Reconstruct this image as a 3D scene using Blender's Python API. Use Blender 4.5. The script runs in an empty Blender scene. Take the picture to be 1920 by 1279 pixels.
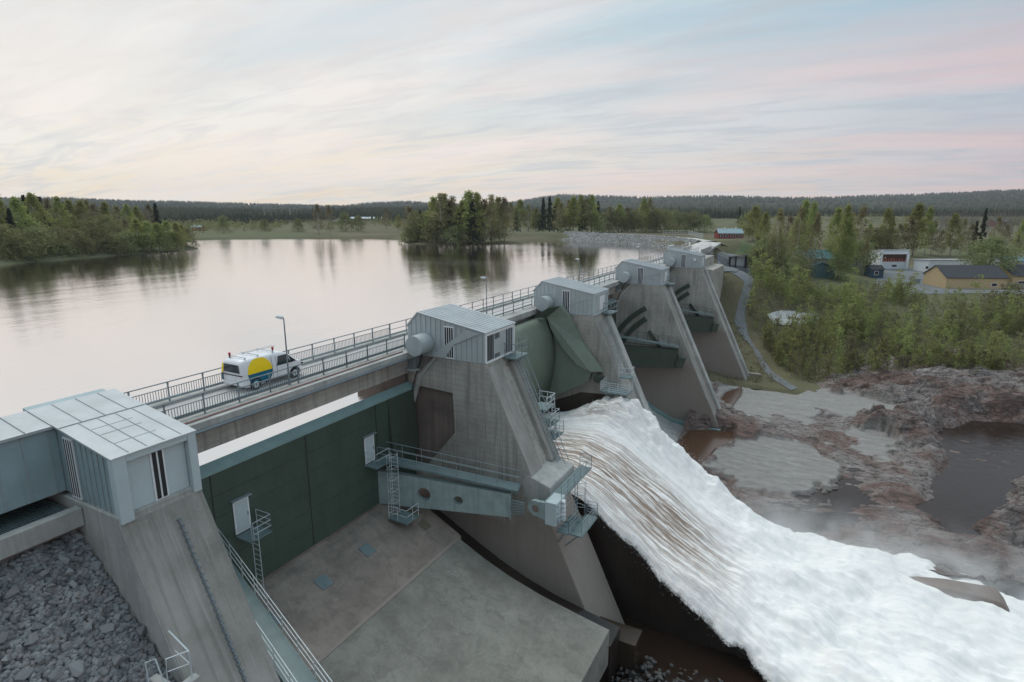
import bpy, bmesh, math, random
import numpy as np
from mathutils import Vector, Matrix
R = math.radians
random.seed(7); rng = np.random.default_rng(7)
scn = bpy.context.scene; col = scn.collection
# ------------------------------------------------------------------ view geometry (metres; dam runs along +Y, downstream is +X, road deck is z=0)
F = 1100.; CX = 960.; CY = 639.5; H = 10.85
PT = math.atan(249.5/1100); YAW = math.atan(605/(F/math.cos(PT)))
sp, cp = math.sin(PT), math.cos(PT); sy, cy = math.sin(YAW), math.cos(YAW)
def ray(u, v):
    x = (u-CX)/F; y = -(v-CY)/F; fh = cp+y*sp; fz = -sp+y*cp
    return Vector((x*cy-fh*sy, x*sy+fh*cy, fz))
def at(u, v, z):
    r = ray(u, v); t = (z-H)/r.z; return Vector((r.x*t, r.y*t, z))
def proj(x, y, z):
    z = z-H; rt = x*cy+y*sy; fh = -x*sy+y*cy; d = fh*cp-z*sp; up = fh*sp+z*cp
    return CX+F*rt/d, CY-F*up/d, d
# ------------------------------------------------------------------ numpy noise
_tab = rng.random((256, 256))
def vnoise(x, y):
    xi = np.floor(x).astype(int); yi = np.floor(y).astype(int); fx = x-xi; fy = y-yi
    fx = fx*fx*(3-2*fx); fy = fy*fy*(3-2*fy)
    a = _tab[xi & 255, yi & 255]; b = _tab[(xi+1) & 255, yi & 255]; c = _tab[xi & 255, (yi+1) & 255]; d = _tab[(xi+1) & 255, (yi+1) & 255]
    return (a*(1-fx)+b*fx)*(1-fy)+(c*(1-fx)+d*fx)*fy
def fbm(x, y, o=4):
    s = 0; a = .5; t = 0
    for k in range(o):
        s = s+a*vnoise(x+17.3*k, y+9.1*k); t += a; a *= .5; x = x*2.03; y = y*2.03
    return s/t
# ------------------------------------------------------------------ objects
def tag(o, label=None, cat=None, group=None, kind=None):
    if label: o['label'] = label
    if cat: o['category'] = cat
    if group: o['group'] = group
    if kind: o['kind'] = kind
    return o
def thing(name, loc, label, cat, group=None, rz=0):
    o = bpy.data.objects.new(name, None); col.objects.link(o); o.location = loc; o.rotation_euler = (0, 0, rz)
    o.empty_display_size = .3
    return tag(o, label, cat, group)
def link_mesh(name, me, mat, parent=None, loc=None):
    if mat is not None and len(me.materials) == 0:
        for m in (mat if isinstance(mat, (list, tuple)) else [mat]): me.materials.append(m)
    o = bpy.data.objects.new(name, me); col.objects.link(o)
    if parent: o.parent = parent
    if loc: o.location = loc
    return o
def root_loc(o):
    p = Vector((0, 0, 0))
    while o is not None: p += Vector(o.location); o = o.parent
    return p
def copy_tree(o, parent=None):
    c = o.copy(); col.objects.link(c); c.parent = parent
    for ch in list(o.children): copy_tree(ch, c)
    return c
class MB:
    def __init__(s): s.v = []; s.f = []; s.mi = []; s.cur = 0
    def add(s, vs, fs):
        n = len(s.v); s.v += [tuple(q) for q in vs]; s.f += [tuple(i+n for i in q) for q in fs]; s.mi += [s.cur]*len(fs); return s
    def box(s, x0, x1, y0, y1, z0, z1):
        x0, x1 = sorted((x0, x1)); y0, y1 = sorted((y0, y1)); z0, z1 = sorted((z0, z1))
        return s.add([(x0,y0,z0),(x1,y0,z0),(x1,y1,z0),(x0,y1,z0),(x0,y0,z1),(x1,y0,z1),(x1,y1,z1),(x0,y1,z1)],
                     [(0,3,2,1),(4,5,6,7),(0,1,5,4),(1,2,6,5),(2,3,7,6),(3,0,4,7)])
    def prism(s, poly, y0, y1, axis='y'):
        n = len(poly)
        def P(a, b, c): return {'y': (a, c, b), 'z': (a, b, c), 'x': (c, a, b)}[axis]
        vs = [P(a, b, y0) for a, b in poly]+[P(a, b, y1) for a, b in poly]
        return s.add(vs, [tuple(range(n)), tuple(range(2*n-1, n-1, -1))]+[(i, i+n, (i+1) % n+n, (i+1) % n) for i in range(n)])
    def bar(s, p, q, w, h=None, up=(0, 0, 1)):
        h = h or w; p = Vector(p); q = Vector(q); d = (q-p)
        if d.length < 1e-6: return s
        d.normalize(); u = Vector(up)
        if abs(d.dot(u)) > .98: u = Vector((1, 0, 0))
        a = d.cross(u).normalized()*w/2; b = a.cross(d).normalized()*h/2
        vs = [p-a-b, p+a-b, p+a+b, p-a+b, q-a-b, q+a-b, q+a+b, q-a+b]
        return s.add(vs, [(0,1,2,3),(7,6,5,4),(0,4,5,1),(1,5,6,2),(2,6,7,3),(3,7,4,0)])
    def tube(s, pts, r, n=8, cap=True):
        pts = [Vector(p) for p in pts]; rs = r if isinstance(r, (list, tuple)) else [r]*len(pts); vs = []; fs = []
        for i, p in enumerate(pts):
            d = (pts[min(i+1, len(pts)-1)]-pts[max(i-1, 0)]).normalized(); u = Vector((0, 0, 1)) if abs(d.z) < .95 else Vector((1, 0, 0))
            a = d.cross(u).normalized(); b = a.cross(d)
            for k in range(n):
                t = 2*math.pi*k/n; vs.append(p+(a*math.cos(t)+b*math.sin(t))*rs[i])
        for i in range(len(pts)-1):
            for k in range(n):
                k2 = (k+1) % n; fs.append((i*n+k, i*n+k2, (i+1)*n+k2, (i+1)*n+k))
        if cap: fs += [tuple(range(n-1, -1, -1)), tuple((len(pts)-1)*n+k for k in range(n))]
        return s.add(vs, fs)
    def quad(s, *p): return s.add(p, [tuple(range(len(p)))])
    def build(s, name, mat, parent=None, bevel=0, smooth=False, local=False):
        o_ = Vector((0, 0, 0)) if (local or parent is None) else root_loc(parent)
        me = bpy.data.meshes.new(name); me.from_pydata([(a-o_.x, b-o_.y, c-o_.z) for a, b, c in s.v], [], s.f)
        bm = bmesh.new(); bm.from_mesh(me); bmesh.ops.recalc_face_normals(bm, faces=bm.faces)
        if bevel: bmesh.ops.bevel(bm, geom=bm.edges[:], offset=bevel, segments=1, affect='EDGES', clamp_overlap=True)
        bm.to_mesh(me); bm.free()
        if isinstance(mat, (list, tuple)) and not bevel:
            for m in mat: me.materials.append(m)
            me.polygons.foreach_set('material_index', s.mi)
        if smooth: me.polygons.foreach_set('use_smooth', [True]*len(me.polygons))
        return link_mesh(name, me, mat, parent)
def np_mesh(name, V, Fq, mat, parent=None, smooth=False, mi=None):
    V = np.asarray(V, dtype=np.float32); Fq = np.asarray(Fq, dtype=np.int32)
    me = bpy.data.meshes.new(name); k = Fq.shape[1]
    me.vertices.add(len(V)); me.vertices.foreach_set('co', V.ravel())
    me.loops.add(Fq.size); me.loops.foreach_set('vertex_index', Fq.ravel())
    me.polygons.add(len(Fq)); me.polygons.foreach_set('loop_start', np.arange(0, Fq.size, k, dtype=np.int32))
    me.polygons.foreach_set('loop_total', np.full(len(Fq), k, dtype=np.int32))
    for m in (mat if isinstance(mat, (list, tuple)) else [mat]): me.materials.append(m)
    if mi is not None: me.polygons.foreach_set('material_index', np.asarray(mi, dtype=np.int32))
    if smooth: me.polygons.foreach_set('use_smooth', np.ones(len(Fq), dtype=bool))
    me.update(calc_edges=True); me.validate()
    return link_mesh(name, me, None, parent)
def grid_faces(n, m):
    i = np.arange(n-1)[:, None]*m+np.arange(m-1)[None, :]
    return np.stack([i, i+m, i+m+1, i+1], -1).reshape(-1, 4)
# ------------------------------------------------------------------ materials
def newmat(name):
    m = bpy.data.materials.new(name); m.use_nodes = True; nt = m.node_tree; b = nt.nodes['Principled BSDF']; return m, nt, b
class NT:
    def __init__(s, nt): s.nt = nt
    def n(s, t, **k):
        x = s.nt.nodes.new(t)
        for a, b in k.items():
            if a.startswith('_'): setattr(x, a[1:], b)
        return x
    def l(s, a, b): s.nt.links.new(a, b)
    def pos(s, scale=(1, 1, 1), obj=False):
        g = s.n('ShaderNodeTexCoord').outputs['Object'] if obj else s.n('ShaderNodeNewGeometry').outputs['Position']
        m = s.n('ShaderNodeMapping'); m.inputs['Scale'].default_value = scale; s.l(g, m.inputs['Vector']); return m.outputs[0]
    def noise(s, vec, scale, detail=5, rough=.55, dist=0):
        x = s.n('ShaderNodeTexNoise'); x.inputs['Scale'].default_value = scale; x.inputs['Detail'].default_value = detail
        x.inputs['Roughness'].default_value = rough; x.inputs['Distortion'].default_value = dist; s.l(vec, x.inputs['Vector']); return x.outputs['Fac']
    def ramp(s, fac, stops, interp='LINEAR'):
        x = s.n('ShaderNodeValToRGB'); x.color_ramp.interpolation = interp; e = x.color_ramp.elements
        while len(e) < len(stops): e.new(.5)
        for q, (p, c) in zip(e, stops):
            q.position = p; q.color = (c[0], c[1], c[2], 1) if isinstance(c, tuple) else (c, c, c, 1)
        s.l(fac, x.inputs[0]); return x.outputs[0]
    def mix(s, a, b, fac, mode='MIX'):
        x = s.n('ShaderNodeMix', _data_type='RGBA', _blend_type=mode)
        for v, i in ((a, 6), (b, 7)):
            if isinstance(v, tuple): x.inputs[i].default_value = (*v, 1)
            else: s.l(v, x.inputs[i])
        if isinstance(fac, (int, float)): x.inputs[0].default_value = fac
        else: s.l(fac, x.inputs[0])
        return x.outputs[2]
    def math(s, op, a, b=None, c=None):
        x = s.n('ShaderNodeMath', _operation=op)
        for i, v in enumerate((a, b, c)):
            if v is None: continue
            if isinstance(v, (int, float)): x.inputs[i].default_value = v
            else: s.l(v, x.inputs[i])
        return x.outputs[0]
    def bump(s, h, strength=.3, dist=.02):
        x = s.n('ShaderNodeBump'); x.inputs['Strength'].default_value = strength; x.inputs['Distance'].default_value = dist; s.l(h, x.inputs['Height']); return x.outputs[0]
def sc(c, k): return (c[0]*k, c[1]*k, c[2]*k)
def concrete(name, c, streak=.5, brown=None, zb=-11., rough=.85, lines=.0, obj=False, ps=(1.6, 1.6, .09), cracks=0):
    m, nt, b = newmat(name); N = NT(nt)
    p = N.pos(obj=obj); big = N.noise(p, .35, 6, .6); fine = N.noise(p, 6, 6, .7); psv = N.pos(ps, obj=obj); st = N.noise(psv, 1.3, 6, .7, .3)
    base = N.mix(sc(c, .68), sc(c, 1.28), N.ramp(big, [(.3, 0.), (.7, 1.)]))
    base = N.mix(base, sc(c, 1.35), N.math('MULTIPLY', N.ramp(fine, [(.5, 0.), (.8, 1.)]), .45))
    base = N.mix(base, sc(c, .5), N.math('MULTIPLY', N.ramp(st, [(.48, 0.), (.68, 1.)]), streak))
    st2 = N.noise(N.pos((ps[0]*2.2, ps[1]*2.2, .12), obj=obj), 1.7, 4, .6)
    base = N.mix(base, sc(c, 1.45), N.math('MULTIPLY', N.ramp(st2, [(.56, 0.), (.72, 1.)]), streak*.7))
    if cracks:
        vc = N.n('ShaderNodeTexVoronoi', _feature='DISTANCE_TO_EDGE'); vc.inputs['Scale'].default_value = .22; wa = N.n('ShaderNodeVectorMath', _operation='ADD'); wn = N.n('ShaderNodeTexNoise'); wn.inputs['Scale'].default_value = .7; wn.inputs['Detail'].default_value = 6; N.l(p, wn.inputs['Vector'])
        wsc = N.n('ShaderNodeVectorMath', _operation='SCALE'); wsc.inputs['Scale'].default_value = 2.2; N.l(wn.outputs['Color'], wsc.inputs[0]); N.l(p, wa.inputs[0]); N.l(wsc.outputs[0], wa.inputs[1]); N.l(wa.outputs[0], vc.inputs['Vector'])
        base = N.mix(base, sc(c, .45), N.math('MULTIPLY', N.ramp(vc.outputs['Distance'], [(0., 1.), (.012, 0.)]), cracks))
        blot = N.noise(p, 1.1, 8, .72, .6); base = N.mix(base, sc(c, .62), N.math('MULTIPLY', N.ramp(blot, [(.5, 0.), (.62, 1.)]), .6)); sc_n = N.noise(N.pos((1.5, .25, 1)), 2.2, 7, .7, 1.); base = N.mix(base, sc(c, 1.5), N.math('MULTIPLY', N.ramp(sc_n, [(.6, 0.), (.68, 1.)]), .5))
    if lines:
        w = N.n('ShaderNodeTexWave', _bands_direction='Z'); w.inputs['Scale'].default_value = .75; w.inputs['Distortion'].default_value = .4; w.inputs['Detail'].default_value = 1; N.l(p, w.inputs['Vector'])
        base = N.mix(base, sc(c, .62), N.math('MULTIPLY', N.ramp(w.outputs['Fac'], [(.9, 0.), (.99, 1.)]), lines))
    if brown:
        sx = N.n('ShaderNodeSeparateXYZ'); N.l(p, sx.inputs[0])
        zz = N.math('ADD', sx.outputs[2], N.math('MULTIPLY', big, 5.))
        mr = N.n('ShaderNodeMapRange'); mr.inputs[1].default_value = zb+3.2; mr.inputs[2].default_value = zb+1.6; N.l(zz, mr.inputs[0])
        base = N.mix(base, N.mix(brown, sc(brown, .6), fine), N.math('MULTIPLY', mr.outputs[0], .85))
    N.l(base, b.inputs['Base Color']); b.inputs['Roughness'].default_value = rough
    N.l(N.bump(N.math('ADD', fine, N.math('MULTIPLY', st, .6)), .5, .03), b.inputs['Normal'])
    return m
def paint(name, c, rough=.5, var=.15, metal=0., scale=1.2, streak=0., bump=.1, obj=False):
    m, nt, b = newmat(name); N = NT(nt); p = N.pos(obj=obj); big = N.noise(p, scale, 5, .6); fine = N.noise(p, scale*12, 4, .6)
    base = N.mix(sc(c, 1-var), sc(c, 1+var), N.ramp(big, [(.3, 0.), (.7, 1.)]))
    base = N.mix(base, sc(c, 1+var*1.3), N.math('MULTIPLY', fine, .4))
    if streak:
        st = N.noise(N.pos((2.5, 2.5, .15), obj=obj), 1.5, 5, .65)
        base = N.mix(base, sc(c, .45), N.math('MULTIPLY', N.ramp(st, [(.5, 0.), (.75, 1.)]), streak))
    N.l(base, b.inputs['Base Color']); b.inputs['Roughness'].default_value = rough; b.inputs['Metallic'].default_value = metal
    N.l(N.bump(fine, bump, .01), b.inputs['Normal']); return m
def flat(name, c, rough=.5, metal=0., spec=.5):
    m, nt, b = newmat(name); b.inputs['Base Color'].default_value = (*c, 1); b.inputs['Roughness'].default_value = rough; b.inputs['Metallic'].default_value = metal
    b.inputs['Specular IOR Level'].default_value = spec
    N = NT(nt); p = N.pos(obj=True); f = N.noise(p, 9, 4); N.l(N.mix(sc(c, .88), sc(c, 1.1), f), b.inputs['Base Color']); return m
def leafmat(name, c1, c2, c3):
    m, nt, b = newmat(name); N = NT(nt); oi = N.n('ShaderNodeObjectInfo'); p = N.pos()
    n1 = N.noise(p, .55, 3); n2 = N.noise(p, 5, 3)
    base = N.mix(c1, c2, N.ramp(n1, [(.35, 0.), (.65, 1.)])); base = N.mix(base, c3, N.math('MULTIPLY', n2, .6))
    hs = N.n('ShaderNodeHueSaturation'); N.l(base, hs.inputs['Color'])
    N.l(N.math('ADD', N.math('MULTIPLY', oi.outputs['Random'], .05), .475), hs.inputs['Hue']); N.l(N.math('ADD', N.math('MULTIPLY', oi.outputs['Random'], .5), .75), hs.inputs['Value'])
    N.l(hs.outputs[0], b.inputs['Base Color']); b.inputs['Roughness'].default_value = .8; b.inputs['Specular IOR Level'].default_value = .2
    tr = N.n('ShaderNodeBsdfTranslucent'); N.l(hs.outputs[0], tr.inputs[0]); mx = N.n('ShaderNodeMixShader'); mx.inputs[0].default_value = .5
    N.l(b.outputs[0], mx.inputs[1]); N.l(tr.outputs[0], mx.inputs[2]); N.l(mx.outputs[0], nt.nodes['Material Output'].inputs[0]); return m
CONC = (.27, .275, .265)
M = {}
M['conc'] = concrete('concrete', (.355, .345, .31), .8, brown=(.31, .27, .235), zb=-11.5, lines=.35)
M['conc_slope'] = concrete('concrete_slope', (.30, .295, .27), .7, ps=(.12, 1.9, .07))
M['conc_light'] = concrete('concrete_light', (.38, .39, .37), .45)
M['conc_brown'] = concrete('concrete_brown', (.19, .155, .135), .5)
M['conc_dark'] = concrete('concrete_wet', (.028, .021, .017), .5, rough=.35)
M['deck'] = concrete('deck_paving', (.48, .47, .46), .1)
M['steel'] = paint('galvanised_steel', (.25, .31, .33), .45, .15, .35)
M['rail'] = paint('railing_steel', (.19, .225, .245), .5, .12, .3)
M['steel_l'] = paint('pale_steel', (.50, .56, .58), .5, .1, .1)
M['arm'] = paint('arm_blue_paint', (.27, .345, .34), .55, .2, streak=.5)
M['walk'] = paint('walkway_grating', (.13, .185, .19), .6, .2)
M['panel'] = paint('zinc_panel', (.40, .45, .46), .5, .09, .1, streak=.18)
M['panel_b'] = paint('zinc_panel_wing', (.27, .36, .385), .5, .15, .1, scale=.9, streak=.2)
M['fascia'] = paint('fascia_sheet', (.45, .53, .55), .5, .06)
M['roof'] = paint('roof_sheet', (.38, .42, .435), .42, .16, .15, scale=.8, bump=.05)
M['seam'] = paint('seam_metal', (.30, .35, .36), .5, .1)
M['green'] = paint('gate_dark_green', (.042, .07, .052), .55, .22, scale=.6, streak=.35)
M['green2'] = paint('gate_sage_green', (.15, .19, .15), .6, .18, scale=.5, streak=.25)
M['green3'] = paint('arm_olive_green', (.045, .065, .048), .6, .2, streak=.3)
M['cap'] = paint('gate_crest_steel', (.20, .31, .31), .5, .12)
M['black'] = flat('dark_gap', (.012, .014, .016), .6)
M['glass'] = flat('window_glass', (.03, .035, .04), .08, 0, .6)
M['white'] = flat('white_paint', (.75, .78, .80), .4)
M['pipe'] = paint('red_brown_pipe', (.27, .17, .16), .6, .25, scale=3)
M['rubber'] = flat('rubber', (.015, .015, .016), .8)
M['wet'] = concrete('wet_ledge', (.045, .032, .022), .3, rough=.25)
# ------------------------------------------------------------------ ground height
def cpt(u, v, z): p = at(u, v, z); return (p.x, p.y, z)
ctrl = [cpt(*q) for q in [
 (1410,712,-21.3),(1545,722,-20.8),(1700,700,-20),(1920,700,-20),(1430,640,-18.2),(1390,570,-15.5),(1400,525,-13),(1600,620,-17.2),(1900,620,-17.2),
 (1600,560,-14),(1600,545,-12.6),(1800,545,-12.6),(1920,545,-12.6),(1660,505,-12),(1900,505,-12),(1370,500,-11),(1440,500,-11.5),(1345,470,-5),(1400,468,-7.5),(1367,448,-1.6),(1450,447,-4.5),(1500,470,-9.5),
 (1500,432,-8),(1800,432,-8),(1300,412,-3),(1600,408,-3),(1850,408,-3),(1330,450,-1.5),(1260,438,-.6),(1100,436,-.8),(960,437,-1.2),(960,450,-2.7),(850,447,-2.6),(750,442,-2.6),(600,440,-2.6),(400,437,-2.6),
 (300,462,-2.5),(200,468,-2.5),(100,472,-2.5),(0,478,-2.5),(0,402,-1),(300,402,-1),(600,402,-1),(900,402,-1),(1500,760,-21.6),(1900,860,-21.8),(1600,950,-22),(1900,1000,-22.3)]]
ctrl += [(-24, 130, -17), (-22, 118, -20), (-10, 60, -22.4), (10, 40, -22.6), (50, 30, -22), (70, 100, -20.5), (120, 120, -18), (-10, 0, -22.5), (40, -20, -22.5), (-32, 60, -15), (-32, 20, -15), (-30, 100, -15)]
ctrl += [(-44, 222, -.5), (-37, 205, -.5), (-33, 185, -.6), (-31, 166, -.7), (-50, 235, -.4), (-24, 158, -4), (-26, 190, -3)]
ctrl = np.array(ctrl)
shore_px = [(0,499),(60,492),(130,487),(200,481),(270,476),(330,472),(352,469.5),(376,466),(360,461),(344,456),(366,450.5),(430,449),(520,448),(600,447.5),(690,447),(745,449),(760,457.5),(800,459.5),(870,460),(930,458.5),(975,456.5),(1010,453),(1045,450),(1100,453.5),(1180,458),(1250,464.5),(1272,471)]
shore = [tuple(at(u, v, -3.6)[:2]) for u, v in shore_px]
water_poly = np.array([(-28.3, -80), (-150, -80), (-188, 0)]+shore+[(-34, 152), (-28.3, 150)])
def sdist(P, poly):
    x, y = P[:, 0], P[:, 1]; dm = np.full(len(P), 1e9); ins = np.zeros(len(P), bool); n = len(poly)
    for i in range(n):
        a = poly[i]; b = poly[(i+1) % n]; ab = b-a; t = np.clip(((x-a[0])*ab[0]+(y-a[1])*ab[1])/(ab@ab+1e-9), 0, 1)
        dm = np.minimum(dm, np.hypot(x-a[0]-t*ab[0], y-a[1]-t*ab[1]))
        c = ((a[1] > y) != (b[1] > y)); ins ^= c & (x < (b[0]-a[0])*(y-a[1])/(b[1]-a[1]+1e-12)+a[0])
    return np.where(ins, -dm, dm)
def ground_np(x, y):
    x = np.asarray(x, float).ravel(); y = np.asarray(y, float).ravel(); num = np.zeros(len(x)); den = np.zeros(len(x))
    for cx_, cy_, cz in ctrl:
        w = 1/((x-cx_)**2+(y-cy_)**2+16)**1.6; num += w*cz; den += w
    z = num/den
    d = np.hypot(x, y)
    z += (fbm(x/40, y/40, 3)-.5)*np.clip(d/200, .2, 3)
    s = sdist(np.stack([x, y], 1), water_poly)
    return np.where(s < 0, np.maximum(-3.75+s*.35, -8), np.where((s < 12) & (x < -30), -3.75+(np.maximum(z, -2.9)+3.75)*np.clip(s/3.5, 0, 1)+(z-np.maximum(z, -2.9))*np.clip((s-6)/6, 0, 1), z))
def gz(x, y): return float(ground_np([x], [y])[0])
def gat(u, v):
    r = ray(u, v); ts = np.geomspace(40, 4000, 500); z = ground_np(r.x*ts, r.y*ts); h = H+r.z*ts-z; k = int(np.argmax(h < 0)) if (h < 0).any() else 499
    t = ts[k-1]+(ts[k]-ts[k-1])*h[k-1]/(h[k-1]-h[k]+1e-9) if k > 0 else ts[0]
    return Vector((r.x*t, r.y*t, gz(r.x*t, r.y*t)))
# ground sheet: polar rings out to the horizon
az0 = math.atan2(cy, -sy)
th = np.concatenate([np.linspace(-math.pi, -1.0, 40)[:-1], np.linspace(-1.0, 1.0, 700), np.linspace(1.0, math.pi, 40)[1:]]); rr = np.concatenate([np.geomspace(50, 500, 240), np.geomspace(510, 6000, 80)])
A, B = np.meshgrid(rr, th, indexing='ij'); gx = A*np.cos(az0+B); gy = A*np.sin(az0+B); gzv = ground_np(gx, gy).reshape(gx.shape)
# pull the sheet down where the dam, the spillway and the river stand on beds of their own
near = (gx > -40) & (gx < 30) & (gy < 112) & (gy > -60); gzv = np.where(near, -24, gzv)
bq = np.array([tuple(at(u, v, -21)[:2]) for u, v in [(1200,860),(1340,722),(1500,740),(1550,712),(1700,690),(2150,680),(2600,760),(2600,1300),(1200,1300)]]); gzv = gzv-4*np.clip(-(sdist(np.stack([gx.ravel(), gy.ravel()], 1), bq).reshape(gx.shape)+1.5)/4, 0, 1)*(gx < 78)
m, nt, b = newmat('ground_soil_and_grass'); N = NT(nt); p = N.pos()
n1 = N.noise(p, .03, 6, .6); n2 = N.noise(p, .5, 6, .65); n3 = N.noise(p, .008, 4, .5)
c = N.mix((.085, .08, .05), (.15, .14, .085), N.ramp(n1, [(.35, 0.), (.65, 1.)])); c = N.mix(c, (.15, .135, .10), N.math('MULTIPLY', N.ramp(n2, [(.45, 0.), (.7, 1.)]), .55))
c = N.mix(c, (.11, .13, .07), N.math('MULTIPLY', N.ramp(n3, [(.45, 0.), (.6, 1.)]), .6))
sz = N.n('ShaderNodeSeparateXYZ'); N.l(p, sz.inputs[0]); c = N.mix((.085, .075, .055), c, N.ramp(N.math('MULTIPLY_ADD', sz.outputs[2], .5, 2.), [(.5, 0.), (.53, 1.)])) if False else c
N.l(c, b.inputs['Base Color']); b.inputs['Roughness'].default_value = .95; b.inputs['Specular IOR Level'].default_value = .1; N.l(N.bump(n2, .6, .3), b.inputs['Normal']); M['ground'] = m
tag(np_mesh('ground', np.stack([gx, gy, gzv], -1).reshape(-1, 3), grid_faces(*gx.shape), M['ground'], smooth=True), kind='structure')
# far hills
hill_px = [(-400,366),(0,374),(150,377),(330,380),(640,388),(700,383),(760,380.5),(840,384),(900,386),(960,381),(1010,372),(1050,366),(1100,367),(1200,371),(1300,372),(1450,372),(1560,370),(1700,368),(1800,364),(1920,361),(2300,358)]
hv = np.arange(-400, 2300, 6.); top = np.interp(hv, *zip(*hill_px)); top = top+(fbm(hv/60, hv*0, 3)-.5)*1.4
hp = []
for k, (D, fr) in enumerate([(1500, -.15), (2300, .12), (3300, .55), (4500, 1.), (4900, .7)]):
    row = []
    for u, v in zip(hv, top):
        r = ray(u, v); hh = math.hypot(r.x, r.y); s = D/hh*(1+.06*math.sin(u*.011+k)); zt = H+r.z*(4500/hh); zb = -3; row.append((r.x*s, r.y*s, zb+(zt-zb)*fr*(1+.04*math.sin(u*.02+2*k))))
    hp.append(row)
hp = np.array(hp)
m, nt, b = newmat('forest_hill'); N = NT(nt); p = N.pos((1, 1, .3)); n1 = N.noise(p, .02, 8, .75); n2 = N.noise(p, .0025, 3)
c = N.mix((.018, .026, .02), (.05, .06, .035), N.ramp(n1, [(.35, 0.), (.65, 1.)])); c = N.mix(c, (.07, .075, .05), N.math('MULTIPLY', N.ramp(n2, [(.5, 0.), (.62, 1.)]), .6)); N.l(c, b.inputs['Base Color']); b.inputs['Roughness'].default_value = 1; b.inputs['Specular IOR Level'].default_value = 0; M['hill'] = m
tag(np_mesh('hills', hp.reshape(-1, 3), grid_faces(hp.shape[0], hp.shape[1]), M['hill'], smooth=True), kind='structure')
# reservoir
m, nt, b = newmat('reservoir_surface'); N = NT(nt)
pw = N.pos((1., .35, 1)); rot = pw.node.inputs['Rotation']; rot.default_value = (0, 0, R(-60))
w1 = N.noise(pw, 1.1, 5, .6); w2 = N.noise(pw, .12, 4, .55); w3 = N.noise(N.pos((.35, 1, 1)), .02, 3)
hh = N.math('ADD', w1, N.math('MULTIPLY', w2, 3.0)); bmp = N.bump(hh, .5, .055)
b.inputs['Base Color'].default_value = (.07, .06, .05, 1); b.inputs['Roughness'].default_value = .5
gl = N.n('ShaderNodeBsdfGlossy'); gl.inputs['Color'].default_value = (.87, .84, .83, 1); N.l(N.math('ADD', N.math('MULTIPLY', N.ramp(w3, [(.4, 0.), (.65, 1.)]), .10), .045), gl.inputs['Roughness']); N.l(bmp, gl.inputs['Normal'])
fr = N.n('ShaderNodeFresnel'); fr.inputs['IOR'].default_value = 1.33; mx = N.n('ShaderNodeMixShader')
N.l(N.math('MINIMUM', N.math('ADD', N.math('MULTIPLY', fr.outputs[0], .5), .68), 1.), mx.inputs[0]); N.l(b.outputs[0], mx.inputs[1]); N.l(gl.outputs[0], mx.inputs[2]); N.l(mx.outputs[0], nt.nodes['Material Output'].inputs[0]); M['water'] = m
wp = []
for i in range(len(water_poly)):
    a_ = water_poly[i]; d_ = (water_poly[(i+1) % len(water_poly)]-water_poly[i-1]); d_ = d_/np.hypot(*d_); o_ = np.array([-d_[1], d_[0]])*1.5
    q = a_+o_ if sdist(np.array([a_+o_*.5]), water_poly)[0] > 0 else a_-o_
    wp.append((min(q[0], -28.45), q[1]))
tag(MB().add([(x, y, -3.6) for x, y in wp], [tuple(range(len(wp)))]).build('reservoir_water', M['water']), kind='structure')
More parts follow.
